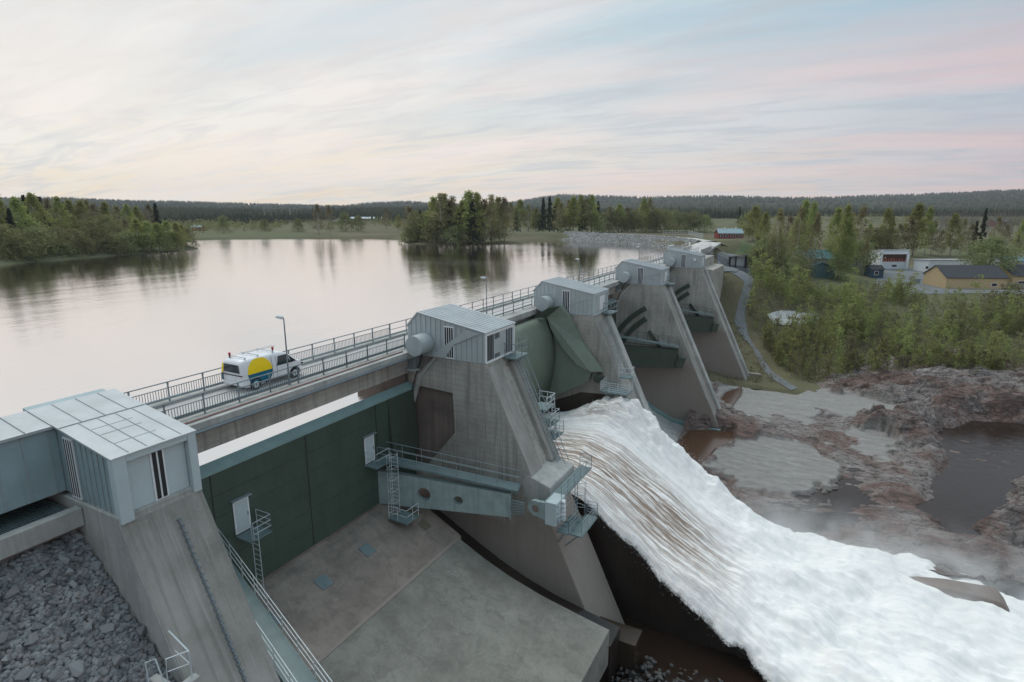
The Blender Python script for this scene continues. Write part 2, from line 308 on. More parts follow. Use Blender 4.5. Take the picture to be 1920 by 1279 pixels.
# ------------------------------------------------------------------ dam piers
PY = [35.8, 58.2, 86.5, 115.6]; PW = 4.5
def slope_x(z): return -21.5+.475*(-z-.4)
TR = (-17.2, -10.3)
def arc(cx, cz, r, a0, a1, n=16): return [(cx+r*math.cos(R(a0+(a1-a0)*i/n)), cz+r*math.sin(R(a0+(a1-a0)*i/n))) for i in range(n+1)]
pier_lab = ['tall concrete dam pier standing between the closed grey-blue armed gate and the gushing outlet',
            'concrete dam pier with the raised sage green gate leaning on its near side',
            'concrete dam pier whose near wall carries two curved dark green bars above an olive arm',
            'last sloping concrete dam pier, beside the gravel path on the far bank']
piers = []
for i, y in enumerate(PY):
    t = thing('dam_pier', (-24, y+PW/2, -22), pier_lab[i], 'pier', 'sloping concrete piers of the dam'); piers.append(t)
    zb = -23
    MB().prism([(-33.2, zb), (slope_x(zb), zb), (-21.52, -.42), (-28.4, -.42), (-28.4, -1.7), (-33.4, -1.7), (-34.2, -3.2)], y+.38, y+PW-.38).build('pier_core', M['conc'], t)
    MB().prism([(-34.3, zb), (-29, zb), (-29, -2.1), (-34.3, -2.1)], y+.1, y+PW-.1).build('pier_nose', M['conc_brown'], t, bevel=.12)
    # face plates with the gate-clearance arc cut out of them
    ar = arc(TR[0], TR[1], 13.2, 130, 184, 14)
    ar[0] = (-25.9, -.36)
    plate = [(-21.5, -.36)]+ar+[(ar[-1][0], zb), (slope_x(zb)+.02, zb)]
    if i == 0:
        mid = [(-27.9, -2.9), (-24.4, -3.05), (-24.3, -6.27), (-27.1, -9.6), (-28.6, -10.6)]
        plate = [(-21.5, -.36)]+[q for q in ar if q[1] > -2.9]+mid+[(-29.6, -11.2), (-29.6, zb), (slope_x(zb)+.02, zb)]
        rim = [q for q in ar if q[1] < -2.6 and q[1] > -10.8]
        rimo = [(TR[0]+(q[0]-TR[0])*.975, TR[1]+(q[1]-TR[1])*.975) for q in rim]
        MB().prism(rim+rimo[::-1], y-.003, y+.379).build('recess_rim', M['conc_light'], t)
        MB().prism([(-29.4, -11.4), (-28.0, -2.8), (-24.2, -3.0), (-24.2, -6.4), (-27.1, -9.9)], y+.365, y+.376).build('recess_panel', M['conc_brown'], t)
    MB().prism(plate, y, y+.377).build('face_plate', M['conc'], t, bevel=.04)
    MB().prism(plate if i else [(-21.5, -.36)]+ar+[(ar[-1][0], zb), (slope_x(zb)+.02, zb)], y+PW-.377, y+PW).build('face_plate', M['conc'], t)
    # ribs on the sloping downstream face
    nx, nz = math.cos(math.atan(.475)), math.sin(math.atan(.475))
    def rib(y0, y1, h, z0, z1):
        p0 = (slope_x(z0), z0); p1 = (slope_x(z1), z1); MB_ = MB(); return [(p0[0]-.05, p0[1]), (p0[0]+nx*h, p0[1]+nz*h), (p1[0]+nx*h, p1[1]+nz*h), (p1[0]-.05, p1[1])]
    zl = -8.5 if i == 0 else -21.5
    MB().prism(rib(0, 0, .10, -.7, zl), y+.02, y+1.9).build('slope_slab', M['conc_slope'], t, bevel=.03)
    MB().prism(rib(0, 0, .34, -.9, zl), y+PW-1.35, y+PW-.02).build('slope_kerb', M['conc_light'] if i else M['conc_slope'], t, bevel=.04)
    MB().prism([(-25.95, -.34), (-25.7, -.34), (-27.2, -2.1), (-28.1, -4.6), (-28.4, -4.6), (-27.5, -1.9)], y-.12, y+.0).build('arc_strip', M['conc_light'], t)
    if i == 0:
        MB().prism(rib(0, 0, .05, -11.7, -17.9), y+.02, y+PW-.02).build('nose_face', M['conc'], t)
        MB().prism([(-17.9, -8.35), (-16.05, -8.95), (-15.9, -9.9), (-16.4, -11.6), (-17.5, -11.6), (-18.4, -9)], y-.02, y+PW+.02).build('bearing_block', M['conc_light'], t, bevel=.05)
    MB().box(-30.2, -28.42, y+.4, y+PW-.4, -1.69, -.45).build('upstream_plinth', M['conc'], t)
    if i == 1:
        MB().prism([(slope_x(zb), zb), (slope_x(-19.8), -19.8), (slope_x(-19.8)+2.2, -20.6), (slope_x(-19.8)+2.4, zb)], y+PW-1.4, y+PW+.05).build('pier_toe', M['conc'], t)
    if i >= 2:
        MB().box(-11.8, -9.3, y+PW-.9, y+PW-.1, -23, -20.6).build('pier_toe', M['conc'], t, bevel=.05)
# blue-grey sill strips at the feet of the far piers
def curve_strip(name, pts, w, h, y0, y1, mat, par):
    return MB().prism(pts+[(a, b-h) for a, b in pts[::-1]], y0, y1).build(name, mat, par)
curve_strip('sill_kerb', [(-26, -16), (-23.3, -17.9), (-21.1, -19.3), (-18.6, -20.5), (-14.6, -20.95), (-11.4, -21.0)], 0, 2, PY[2]-.55, PY[2]+.01, M['cap'], piers[2])
# near abutment pier (no gate house number: it carries the L-shaped house)
ab = thing('abutment_pier', (-23, 11.8, -10), 'near concrete abutment with a smooth wide sloping face under the L-shaped metal house', 'pier')
MB().prism([(-30, -23), (slope_x(-23), -23), (-21.52, -.3), (-21.52, -.05), (-30, -.05)], 10.2, 13.4).build('pier_wall', M['conc_light'], ab, bevel=.05)
p0 = slope_x(-.35), -.35; p1 = slope_x(-23), -23
MB().prism([(p0[0]-.1, p0[1]), (p0[0]+nx*.03, p0[1]+nz*.03), (p1[0]+nx*.03, p1[1]+nz*.03), (p1[0]-.1, p1[1])], 10.23, 13.37).build('sloping_face', M['conc_slope'], ab)
cb = MB()
for k in range(46):
    z = -.95-k*.26; x = slope_x(z)+.05
    cb.tube([(x+.02, 12.12+.015*math.sin(k*.7), z+.02), (x+.13, 12.12, z-.2)], .05, 6); cb.box(x-.02, x+.1, 12.04, 12.2, z-.02, z+.02)
cable = cb.build('cable_chain', M['rail']); tag(cable, 'long dark chain laid straight down the wide sloping concrete face', 'chain')
# L-shaped gate house on the abutment
gh = thing('gate_house', (-24, 11.8, 0), 'large L-shaped pale metal house in the near left corner with a two-pane slit window', 'gate house')
def zr(x): return 2.2+(-21.45-x)*.165
MB().prism([(-21.75, -.2), (-21.75, zr(-21.75)-.12), (-27.6, zr(-27.6)-.12), (-27.6, .1), (-25.0, .1)], 10.32, 13.28).build('wall', M['panel_b'], gh)
MB().box(-27.58, -25.2, 2, 10.3, .14, zr(-25.2)-.14).build('wing_wall', M['panel_b'], gh)
MB().box(-21.74, -21.66, 10.72, 13.0, -.08, 1.93).build('front_panel', M['fascia'], gh, bevel=.01)
f = MB(); f.box(-21.75, -21.42, 10.22, 10.7, -.32, 2.22); f.box(-21.75, -21.42, 13.02, 13.36, -.3, 2.22); f.box(-21.75, -21.44, 10.7, 13.02, 1.95, 2.215); f.build('fascia', M['fascia'], gh, bevel=.02)
MB().prism([(-21.40, zr(-21.4)-.02), (-21.40, zr(-21.4)+.06), (-26.9, zr(-26.9)+.06), (-26.9, zr(-26.9)-.02)], 10.18, 13.4).build('roof', M['roof'], gh)
MB().prism([(-25.06, zr(-25.06)-.06), (-25.06, zr(-25.06)+.05), (-26.9, zr(-26.9)+.05), (-26.9, zr(-26.9)-.06)], 2, 10.17).build('wing_roof', M['roof'], gh)
s_ = MB()
for y in np.arange(10.85, 13.3, .66): s_.bar((-21.5, y, zr(-21.5)+.07), (-24.7, y, zr(-24.7)+.07), .025, .03)
for y in list(np.arange(2.5, 13.3, .85)): s_.bar((-25.1 if y < 10.2 else -24.75, y, zr(-25.1 if y < 10.2 else -24.75)+.07), (-26.85, y, zr(-26.85)+.07), .03, .035)
s_.bar((-24.7, 10.2, zr(-24.7)+.07), (-24.7, 13.38, zr(-24.7)+.07), .03, .04)
for x_ in (-22.4, -23.3, -23.9): s_.bar((x_, 10.85, zr(x_)+.065), (x_, 12.4, zr(x_)+.065), .015, .015)
s_.build('roof_seam', paint('roof_seam_sheet', (.31, .345, .36), .5, .1), gh)
s_ = MB()
for x_ in np.arange(-24.0, -21.8, .36): s_.box(x_, x_+.035, 10.285, 10.315, -.1, zr(x_)-.15)
for y in np.arange(2.6, 10.2, .82): s_.box(-25.2, -25.165, y, y+.035, .15, zr(-25.2)-.16)
s_.build('wall_seam', M['seam'], gh)
w = MB().box(-24.75, -24.1, 10.27, 10.315, -.02, 2.45).build('window', M['white'], gh)
g_ = MB()
for k in range(4): g_.box(-24.68+k*.155, -24.63+k*.155, 10.255, 10.268, .08, 2.38)
g_.build('pane', M['black'], w)
w = MB().box(-21.66, -21.62, 11.62, 12.14, -.08, 1.92).build('window', M['white'], gh)
for y0 in (11.69, 11.92): MB().box(-21.618, -21.6, y0, y0+.15, .0, 1.90).build('pane', M['black'], w)
# grated ledge below the wing
lg = thing('grating_ledge', (-25, 7, -.6), 'concrete ledge with a grated floor under the overhanging metal wing', 'ledge')
MB().box(-24.35, -23.95, 1, 10.18, -.95, -.22).build('kerb', M['conc_light'], lg, bevel=.02)
MB().box(-28, -24.36, 1, 10.18, -1.2, -.5).build('floor_slab', M['conc_brown'], lg)
s_ = MB()
for y in np.arange(1.1, 10.1, .09): s_.box(-26.6, -24.37, y, y+.035, -.49, -.44)
s_.build('grating', M['walk'], lg)
MB().box(-27.9, -26.9, 1, 10.1, -.5, .09).build('back_wall', M['conc_brown'], lg)
# ------------------------------------------------------------------ winch houses
hl = ['ribbed winch house with a diagonal sheet band across its side, nearest of four',
      'pale ribbed winch house behind the raised sage green gate',
      'pale ribbed winch house third along the dam, between the second and fourth',
      'pale ribbed winch house with a small box on its side wall, farthest along the dam']
for i, y in enumerate(PY):
    h = thing('winch_house', (-24.9, y+PW/2, -.4), hl[i], 'winch house', 'metal winch houses on the dam piers')
    def zt(x): return 1.95+(-21.45-x)*.17
    side = [(-21.45, -.34), (-21.45, 1.95), (-27.4, zt(-27.4)), (-28.45, 1.9), (-28.45, -.38)]
    MB().prism(side, y-.02, y+PW-.02).build('wall', M['panel'], h)
    MB().prism([(-21.3, zt(-21.3)+.004), (-21.3, zt(-21.3)+.09), (-27.45, zt(-27.45)+.09), (-28.6, 1.86), (-28.5, 1.80), (-27.4, zt(-27.4)+.01)], y-.1, y+PW+.06).build('roof', M['roof'], h)
    s_ = MB()
    for k in np.arange(y+.3, y+PW, .43): s_.bar((-21.32, k, zt(-21.32)+.10), (-27.4, k, zt(-27.4)+.10), .03, .04)
    s_.build('roof_seam', M['roof'], h)
    s_ = MB()
    for x_ in np.arange(-28.1, -21.5, .46): s_.box(x_, x_+.03, y-.055, y-.021, -.33, min(zt(x_), 1.9+(x_+28.45)*1.03)-.02)
    s_.build('wall_seam', M['seam'] if i == 0 else M['panel'], h)
    w = MB().box(-25.0, -24.12, y-.07, y-.022, -.3 if i == 0 else -.2, 2.2).build('louvre_window', M['white'], h)
    g_ = MB()
    for k in range(4): g_.box(-24.93+k*.2, -24.80+k*.2, y-.085, y-.071, -.2, 2.1)
    g_.build('louvre_gap', M['black'], w)
    if i < 3:   # smooth sheet band
        if i == 0: bp = [(-26.3, -.30), (-22.95, 2.12), (-21.75, 1.93), (-24.1, .85), (-24.95, -.28)]
        else: bp = [(-24.15, .45), (-23.2, 1.02), (-22.3, 1.3), (-21.5, 1.42), (-21.5, 1.62), (-22.4, 1.52), (-23.3, 1.24), (-24.15, .7)]
        MB().prism(bp, y-.105, y-.056 if i else y-.088).build('sheet_band', M['panel'], h)
    d = MB().tube([(-26.75, y-1.55, .72), (-26.75, y-.02, .72)], .78, 36).build('hoist_drum', M['panel'], h)
    MB().tube([(-26.75, y-.14, .72), (-26.75, y-.06, .72)], .82, 36).build('drum_flange', M['seam'], d)
    MB().tube([(-26.6, y-.6, .05), (-27.5, y-.45, -1.9), (-28.0, y-.3, -3.1)], .045, 6).build('hoist_rope', M['black'], h)
    MB().box(-28.3, -27.4, y-.6, y-.04, -1.3, .1).build('winch_pedestal', M['steel'], h, bevel=.02)
    MB().box(-28.0, -27.2, y-1.0, y-.3, -1.45, -1.31).build('bracket', M['panel'], h, bevel=.02)
    # downstream end
    fr_ = MB(); fr_.box(-21.45, -21.36, y, y+.16, -.34, 1.93); fr_.box(-21.45, -21.36, y+PW-.2, y+PW-.04, -.34, 1.93); fr_.box(-21.45, -21.37, y+.16, y+PW-.2, 1.72, 1.92); fr_.box(-21.45, -21.35, y+.16, y+PW-.2, -.36, -.24)
    fr_.build('end_frame', M['white'] if i == 0 else M['fascia'], h)
    if i == 0:
        g_ = MB()
        for k in range(5): g_.box(-21.45, -21.43, y+.24+k*.22, y+.38+k*.22, -.2, 1.68)
        for k in range(4): g_.box(-21.45, -21.43, y+1.45+k*.2, y+1.55+k*.2, 1.25, 1.66); g_.box(-21.45, -21.43, y+1.45+k*.2, y+1.55+k*.2, -.2, .1)
        for k in range(4): g_.box(-21.45, -21.43, y+3.2+k*.27, y+3.33+k*.27, -.2, 1.68)
        g_.build('louvre_gap', M['black'], h)
    else:
        MB().box(-21.45, -21.38, y+1.9, y+3.3, .0, 1.5).build('door', M['white'], h, bevel=.02)
    if i == 3: MB().box(-22.6, -22.2, y-.35, y-.057, .95, 1.45).build('side_box', M['white'], h, bevel=.02)
    if i < 3:
        MB().box(-21.34, -20.3, y+PW-1.9, y+PW+.35, -.52, -.42).build('landing', M['walk'], h)
        r_ = MB()
        for (a, b) in ((-20.32, y+PW-1.9), (-20.32, y+PW+.33), (-20.32, y+PW-.8), (-21.2, y+PW+.33), (-21.2, y+PW-1.9)): r_.tube([(a, b, -.45), (a, b, .72)], .03, 6)
        for z in (.15, .7): r_.tube([(-21.3, y+PW-1.9, z), (-20.32, y+PW-1.9, z), (-20.32, y+PW+.33, z), (-21.3, y+PW+.33, z)], .03, 6)
        r_.bar((-21.45, y+PW-1.7, -1.3), (-20.4, y+PW-1.7, -.5), .06); r_.bar((-21.45, y+PW+.2, -1.3), (-20.4, y+PW+.2, -.5), .06)
        r_.build('landing_rail', M['rail'], h)
# ------------------------------------------------------------------ road bridge along the crest
br = thing('road_bridge', (-30.2, 70, 0), 'long narrow concrete road bridge running over the dam behind the winch houses', 'bridge')
MB().box(-32.7, -27.75, 4, 152, -.34, -.004).build('deck', M['deck'], br)
k_ = MB(); k_.box(-32.7, -31.9, 4, 152, 0, .16); k_.box(-28.95, -27.6, 4, 152, 0, .14); k_.box(-27.7, -27.45, 4, 152, -.42, .139); k_.build('kerb', M['conc_light'], br)
for a, b_ in zip([13.42, PY[0]+PW, PY[1]+PW, PY[2]+PW, PY[3]+PW], PY+[139.8]):
    MB().box(-28.55, -28.15, a, b_, -1.75, -.62).build('edge_beam', M['conc'], br); MB().box(-28.6, -28.35, a, b_, -.619, -.345).build('recess_shade', M['black'], br); MB().box(-32.4, -31.9, a, b_, -1.75, -.345).build('edge_beam', M['conc'], br)  # black strip stands in for the shade in the recess under the deck lip
MB().tube([(-27.85, 4, .2), (-27.85, 34.3, .2)], .05, 6).build('service_pipe', M['pipe'], br)
MB().tube([(-27.38, 4, -.3), (-27.38, 34.3, -.3)], .09, 6).build('service_pipe', M['rail'], br)
m, nt, b = newmat('road_surface'); N = NT(nt); p = N.pos(); n1 = N.noise(N.pos((3, .12, 1)), 1.2, 5); n2 = N.noise(p, 8, 5, .7)
N.l(N.mix((.40, .395, .38), (.58, .57, .55), N.math('MULTIPLY', N.math('ADD', n1, n2), .5)), b.inputs['Base Color']); b.inputs['Roughness'].default_value = .9; M['road'] = m
tag(MB().box(-31.88, -28.97, 4, 152, 0, .004).build('road', M['road']), kind='structure')
post_me = MB().box(-.035, .035, -.03, .03, 0, 1.0).box(-.05, .05, -.05, .05, -.0, .02).prism([(-.03, .98), (.03, .98), (.05, 1.12), (-.05, 1.12)], -.04, .04)
pm = post_me.build('post', M['rail']); post_mesh = pm.data; bpy.data.objects.remove(pm)
def bridge_rail(x, y0, y1, label, balus=True, band=1):
    t = thing('railing', (x, (y0+y1)/2, .15), label, 'railing', 'railings along the dam road')
    n = max(1, round((y1-y0)/2.1)); st = (y1-y0)/n
    for k in range(n+1): o = link_mesh('post', post_mesh, None, t, (0, y0+k*st-(y0+y1)/2, 0))
    MB().tube([(x, y0, 1.28), (x, y1, 1.28)], .035, 8).build('top_rail', M['rail'], t)
    if balus:
        r_ = MB(); r_.box(x-.02, x+.02, y0, y1, .92, .96); r_.box(x-.02, x+.02, y0, y1, .28, .32)
        for k in np.arange(y0+.08, y1, .15): r_.box(x-.013, x+.013, k-.013, k+.013, .321, .919)
        r_.build('baluster_panel', M['rail'], t)
    else:
        MB().box(x-.02, x+.02, y0, y1, .74, .78).build('middle_rail', M['rail'], t)
    MB().box(x+.05*band, x+.12*band, y0, y1, .30, .44).build('crash_band', M['steel'], t, bevel=.02)
bridge_rail(-28.5, 14.2, 35.4, 'road-edge balustrade nearest the camera, in front of the white van', True, -1)
bridge_rail(-28.6, 40.6, 58.0, 'road-edge railing between the first and second winch houses', False, -1)
bridge_rail(-28.6, 63.0, 86.2, 'road-edge railing between the second and third winch houses', False, -1)
bridge_rail(-28.6, 91.4, 115.4, 'road-edge railing between the third and fourth winch houses', False, -1)
bridge_rail(-28.6, 120.4, 151, 'road-edge railing beyond the farthest winch house, on the gate side', False, -1)
bridge_rail(-32.15, 6, 38, 'lakeside balustrade behind the white van', True, 1)
bridge_rail(-32.15, 38.05, 60, 'lakeside railing behind the first two winch houses', False, 1)
bridge_rail(-32.15, 60.05, 89, 'lakeside railing level with the second and third winch houses', False, 1)
bridge_rail(-32.15, 89.05, 151, 'lakeside railing at the far end of the dam road', False, 1)
# lamp posts
def lamp(x, y, z0, h, label, dx=-1):
    t = thing('street_lamp', (x, y, z0), label, 'street lamp', 'slim grey street lamps')
    MB().tube([(x, y, z0), (x, y, z0+1.1), (x, y, z0+h)], [.065, .05, .035], 8).build('pole', M['rail'], t)
    MB().tube([(x, y, z0), (x, y, z0+.75)], .085, 8).build('pole_base', M['steel'], t)
    MB().tube([(x, y, z0+h), (x+dx*.22, y, z0+h+.05)], .03, 6).build('bracket', M['rail'], t)
    hd = MB().prism([(x+dx*.05, z0+h+.02), (x+dx*.15, z0+h-.04), (x+dx*.62, z0+h+.01), (x+dx*.68, z0+h+.08), (x+dx*.45, z0+h+.17), (x+dx*.12, z0+h+.15)], y-.1, y+.1).build('lamp_head', M['steel_l'], t, bevel=.03)
lamp(-28.75, 24.3, .14, 4.15, 'street lamp rising from the balustrade beside the white van')
lamp(-28.75, 48.4, .14, 4.1, 'street lamp between the first and second winch houses')
lamp(-28.75, 72.4, .14, 4.1, 'street lamp between the second and third winch houses')
lamp(-28.75, 99.9, .14, 4.1, 'street lamp between the third and fourth winch houses')
# ------------------------------------------------------------------ walkways, rails and ladders
def guard(mb, pts, h=1.05, rails=(.55, 1.05), step=1.6, r=.022):
    for a, b_ in zip(pts[:-1], pts[1:]):
        a = Vector(a); b_ = Vector(b_); L = (b_-a).length; n = max(1, round(L/step))
        for k in range(n+1): p = a.lerp(b_, k/n); mb.tube([p, p+Vector((0, 0, h))], r, 6)
        for q in rails: mb.tube([a+Vector((0, 0, q)), b_+Vector((0, 0, q))], r, 6)
    return mb
def ladder(mb, top, bot, w, wd=(1, 0, 0), r=.025, cage=None):
    top = Vector(top); bot = Vector(bot); w_ = Vector(wd)*w/2; n = int((top-bot).length/.3)
    for s in (-1, 1): mb.tube([top+w_*s, bot+w_*s], r, 6)
    for k in range(n): p = top.lerp(bot, (k+.5)/n); mb.tube([p-w_, p+w_], r*.7, 5)
    if cage:
        c = Vector(cage)
        for k in range(0, n, 3):
            p = top.lerp(bot, (k+.5)/n); mb.tube([p-w_, p-w_+c*.5, p-w_*.4+c, p+w_*.4+c, p+w_+c*.5, p+w_], r*.7, 5)
        for s in (-.4, .4): mb.tube([top+w_*s+c, bot+w_*s+c], r*.6, 5)
    return mb
def strip(mb, pts, wv, th):
    wv = Vector(wv)
    for a, b_ in zip(pts[:-1], pts[1:]):
        a = Vector(a); b_ = Vector(b_); d = Vector((0, 0, -th)); mb.add([a, b_, b_+wv, a+wv, a+d, b_+d, b_+wv+d, a+wv+d], [(0,1,2,3),(7,6,5,4),(0,4,5,1),(1,5,6,2),(2,6,7,3),(3,7,4,0)])
    return mb
GT = [ # y range, wall material, arm material, label
 (13.4, 35.8, 'green', 'arm', 'closed dark green flat gate with two white doors and blue-grey arms'),
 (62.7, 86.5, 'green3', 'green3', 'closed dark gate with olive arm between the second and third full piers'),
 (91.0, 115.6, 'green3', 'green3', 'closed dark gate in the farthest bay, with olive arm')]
zw = -11.05
def hatch_door(par, y0):
    d = MB().box(-28.09, -28.03, y0, y0+1.02, -7.3, -5.28).build('door', M['white'], par, bevel=.01)
    f = MB(); f.box(-28.03, -28.012, y0+.10, y0+.92, -7.2, -5.42); f.build('door_leaf', M['fascia'], d)
    MB().box(-28.03, -27.96, y0+.84, y0+.88, -6.4, -6.2).build('handle', M['rail'], d)
    MB().box(-28.09, -27.85, y0-.12, y0+1.14, -5.24, -5.17).build('door_hood', M['steel'], par)
for gi, (ya, yb, wm, am, lab) in enumerate(GT):
    g = thing('spillway_gate', (-28, (ya+yb)/2, zw), lab, 'gate')
    Y0, Y1 = ya+.12, yb-.05
    MB().prism([(-28.1, -2.99), (-28.5, -2.95), (-29.6, -4.5), (-30.1, -8), (-29.9, -11), (-28.1, zw)], Y0, Y1).build('gate_wall', M[wm], g)
    MB().prism([(-28.02, -3.16), (-28.02, -2.98), (-28.5, -2.62), (-28.62, -2.7), (-28.62, -3.4), (-28.1, -3.16)], Y0, Y1).build('crest_cap', M['cap'], g)
    for fy in (.205, .5, .795):
        yy = ya+(yb-ya)*fy; MB().box(-28.1, -28.085, yy-.035, yy+.035, zw+.05, -3.17).build('panel_joint', M['black'], g)
    s_ = MB()
    for k in range(1, 6):
        z = -3.2-k*1.3; s_.box(-28.1, -28.08, Y0+.3, Y1-.3, z, z+.035)
    s_.build('weld_line', M['green3'], g)
    MB().box(-28.12, -28.0, Y0, Y1, zw-.03, zw+.08).build('bottom_seal', M['conc_brown'], g)
    # far arm: a tapered plate running from the wall in to the trunnion on the pier
    A = Vector((-28.1, yb-4.7, 0)); B = Vector((-17.6, yb-1.35, 0)); d = (B-A).normalized(); nrm = Vector((-d.y, d.x, 0))
    L = (B-A).length
    def P(s, z, off=0): q = A+d*s+nrm*off; return (q.x, q.y, z)
    tz = lambda s: -8.35-1.05*s/L
    mb = MB(); n = 24
    if gi == 0:
        holes = [(3.55, -9.95, .52), (6.2, -10.2, .36)]
        # plate with two round holes: grid of quads with the holes cut by radial projection
        for off in (0, .5):
            segs = [(0, 2.6), (2.6, 4.5), (4.5, 5.35), (5.35, 7.05), (7.05, L-.9)]
            for (s0, s1) in segs:
                hc = [h_ for h_ in holes if s0 < h_[0] < s1]
                bz = lambda s: zw+.02-.0*s-.12*(s/L)
                if not hc: mb.quad(P(s0, bz(s0), off), P(s1, bz(s1), off), P(s1, tz(s1), off), P(s0, tz(s0), off)); continue
                hs, hz_, hr = hc[0]; K = 32; ring = []; outer = []
                for k in range(K):
                    a_ = 2*math.pi*k/K+math.pi/4; cx_, cz_ = math.cos(a_), math.sin(a_); ring.append((hs+hr*cx_, hz_+hr*cz_))
                    t_ = 1e9
                    if cx_ > 1e-6: t_ = min(t_, (s1-hs)/cx_)
                    if cx_ < -1e-6: t_ = min(t_, (s0-hs)/cx_)
                    for _ in range(1):
                        if cz_ > 1e-6: sl = (tz(s1)-tz(s0))/(s1-s0); t_ = min(t_, (tz(hs)-hz_)/(cz_-sl*cx_))
                        if cz_ < -1e-6: sl = (bz(s1)-bz(s0))/(s1-s0); t_ = min(t_, (bz(hs)-hz_)/(cz_-sl*cx_))
                    outer.append((hs+t_*cx_, hz_+t_*cz_))
                for k in range(K):
                    k2 = (k+1) % K; mb.quad(P(*ring[k], off), P(*outer[k], off), P(*outer[k2], off), P(*ring[k2], off))
                for c0 in ((s0, bz(s0)), (s1, bz(s1)), (s1, tz(s1)), (s0, tz(s0))):
                    ds = sorted(range(K), key=lambda k: math.hypot(outer[k][0]-c0[0], outer[k][1]-c0[1]))[:2]
                    mb.quad(P(*c0, off), P(*outer[ds[0]], off), P(*outer[ds[1]], off))
                if off == 0:
                    for k in range(K):
                        k2 = (k+1) % K; mb.quad(P(*ring[k], 0), P(*ring[k2], 0), P(*ring[k2], .5), P(*ring[k], .5))
    else:
        bz = lambda s: -12.4+.2*(s/L)
        for off in (0, .5): mb.quad(P(0, bz(0), off), P(L-.4, bz(L), off), P(L-.4, tz(L), off), P(0, tz(0)-.6, off))
    e = L-.9 if gi == 0 else L-.4
    mb.quad(P(0, tz(0)), P(e, tz(e)), P(e, tz(e), .5), P(0, tz(0), .5)); mb.quad(P(0, bz(0)), P(e, bz(e)), P(e, bz(e), .5), P(0, bz(0), .5)); mb.quad(P(e, bz(e)), P(e, tz(e)), P(e, tz(e), .5), P(e, bz(e), .5))
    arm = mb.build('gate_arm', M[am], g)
    if gi == 0:
        MB().bar(P(L-.95, -10.4), P(L-.88, -10.4), .2, 1.75).build('end_flange', M['arm'], arm)
        s_ = MB()
        for k in range(6): s_.bar(P(L-.95, -9.72-k*.25, .05), P(L+.1, -9.95-k*.15, .05), .09, .07)
        s_.build('arm_fin', M['steel'], arm)
    else:
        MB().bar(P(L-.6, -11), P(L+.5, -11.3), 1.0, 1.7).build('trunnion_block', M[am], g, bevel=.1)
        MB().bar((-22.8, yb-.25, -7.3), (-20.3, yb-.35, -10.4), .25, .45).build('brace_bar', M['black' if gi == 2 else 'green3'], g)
        q = MB().prism([(-21.1, -8.6), (-20.4, -8.5), (-19.6, -10.6), (-20.2, -10.8)], yb-.5, yb-.1).build('brace_plate', M['panel'], g)
    # walkway on the arm
    wk = MB(); a_ = Vector(P(.1, -7.42, -.1)); b_ = Vector(P(L*.97, -8.95, -.1)); strip(wk, [a_, b_], nrm*1.15, .16); wo = wk.build('arm_walkway', M['walk'], g)
    guard(guard(MB(), [a_, b_], step=1.55), [a_+nrm*1.12, b_+nrm*1.12], step=1.55).build('guard_rail', M['steel'] if gi == 0 else M['green3'], wo)
    if gi == 0:
        # near arm and its walkway (mirror)
        A2 = Vector((-28.1, ya+4.7, 0)); B2 = Vector((-16.0, ya+.95, 0)); d2 = (B2-A2).normalized(); n2_ = Vector((d2.y, -d2.x, 0)); L2 = (B2-A2).length
        def P2(s, z, off=0): q = A2+d2*s+n2_*off; return (q.x, q.y, z)
        mb = MB()
        for off in (0, .5): mb.quad(P2(0, zw+.02, off), P2(L2, -11.1, off), P2(L2, -9.6, off), P2(0, -8.35, off))
        mb.quad(P2(0, -8.35), P2(L2, -9.6), P2(L2, -9.6, .5), P2(0, -8.35, .5)); mb.build('gate_arm', M['arm'], g)
        wk = MB(); a_ = Vector(P2(.05, -7.42, .0)); b_ = Vector(P2(L2, -9.0, .0)); strip(wk, [a_, b_], n2_*1.1, .14); wo = wk.build('arm_walkway', M['walk'], g)
        guard(guard(MB(), [a_, b_], step=1.5, rails=(.35, .7, 1.05)), [a_+n2_*1.07, b_+n2_*1.07], step=1.5, rails=(.35, .7, 1.05)).build('guard_rail', M['steel_l'], wo)
        for y0 in (19.1, 29.82): hatch_door(g, y0)
        pf = MB().box(-28.05, -26.75, 19.05, 20.5, -7.45, -7.37).build('door_platform', M['walk'], g)
        guard(MB(), [(-26.78, 19.3, -7.37), (-26.78, 20.48, -7.37), (-28.0, 20.48, -7.37)], rails=(.35, .7, 1.05), step=1.2).build('guard_rail', M['steel_l'], pf)
        pf = MB().box(-28.05, -26.95, 29.75, 31.6, -7.45, -7.37).build('door_platform', M['walk'], g)
        guard(MB(), [(-28.0, 29.78, -7.37), (-26.98, 29.78, -7.37), (-26.98, 31.2, -7.37)], rails=(.55, 1.05), step=1.2).build('guard_rail', M['steel_l'], pf)
        ld = ladder(MB(), (-26.6, 19.25, -6.4), (-26.6, 19.25, -10.9), .55, (1, 0, 0)).build('ladder', M['steel_l'], g)
        ladder(MB(), (-26.4, 31.05, -6.5), (-26.4, 31.05, -11.3), .5, (1, .25, 0), cage=(0, -.7, 0)).build('ladder', M['steel_l'], g)
        pf = MB().box(-26.4, -24.7, 30.1, 31.5, -11.4, -11.3).build('ladder_platform', M['walk'], g)
        guard(MB(), [(-26.38, 30.12, -11.3), (-24.72, 30.12, -11.3), (-24.72, 31.48, -11.3)], step=.8, rails=(.5, 1.0)).build('guard_rail', M['steel_l'], pf)
        # side plate above the arm near the pier
        MB().prism([(-28.12, -3.2), (-28.06, -3.2), (-27.7, -8.2), (-28.12, -8.4)], yb-3.2, yb-.06).build('side_shield', M['green3'], g)
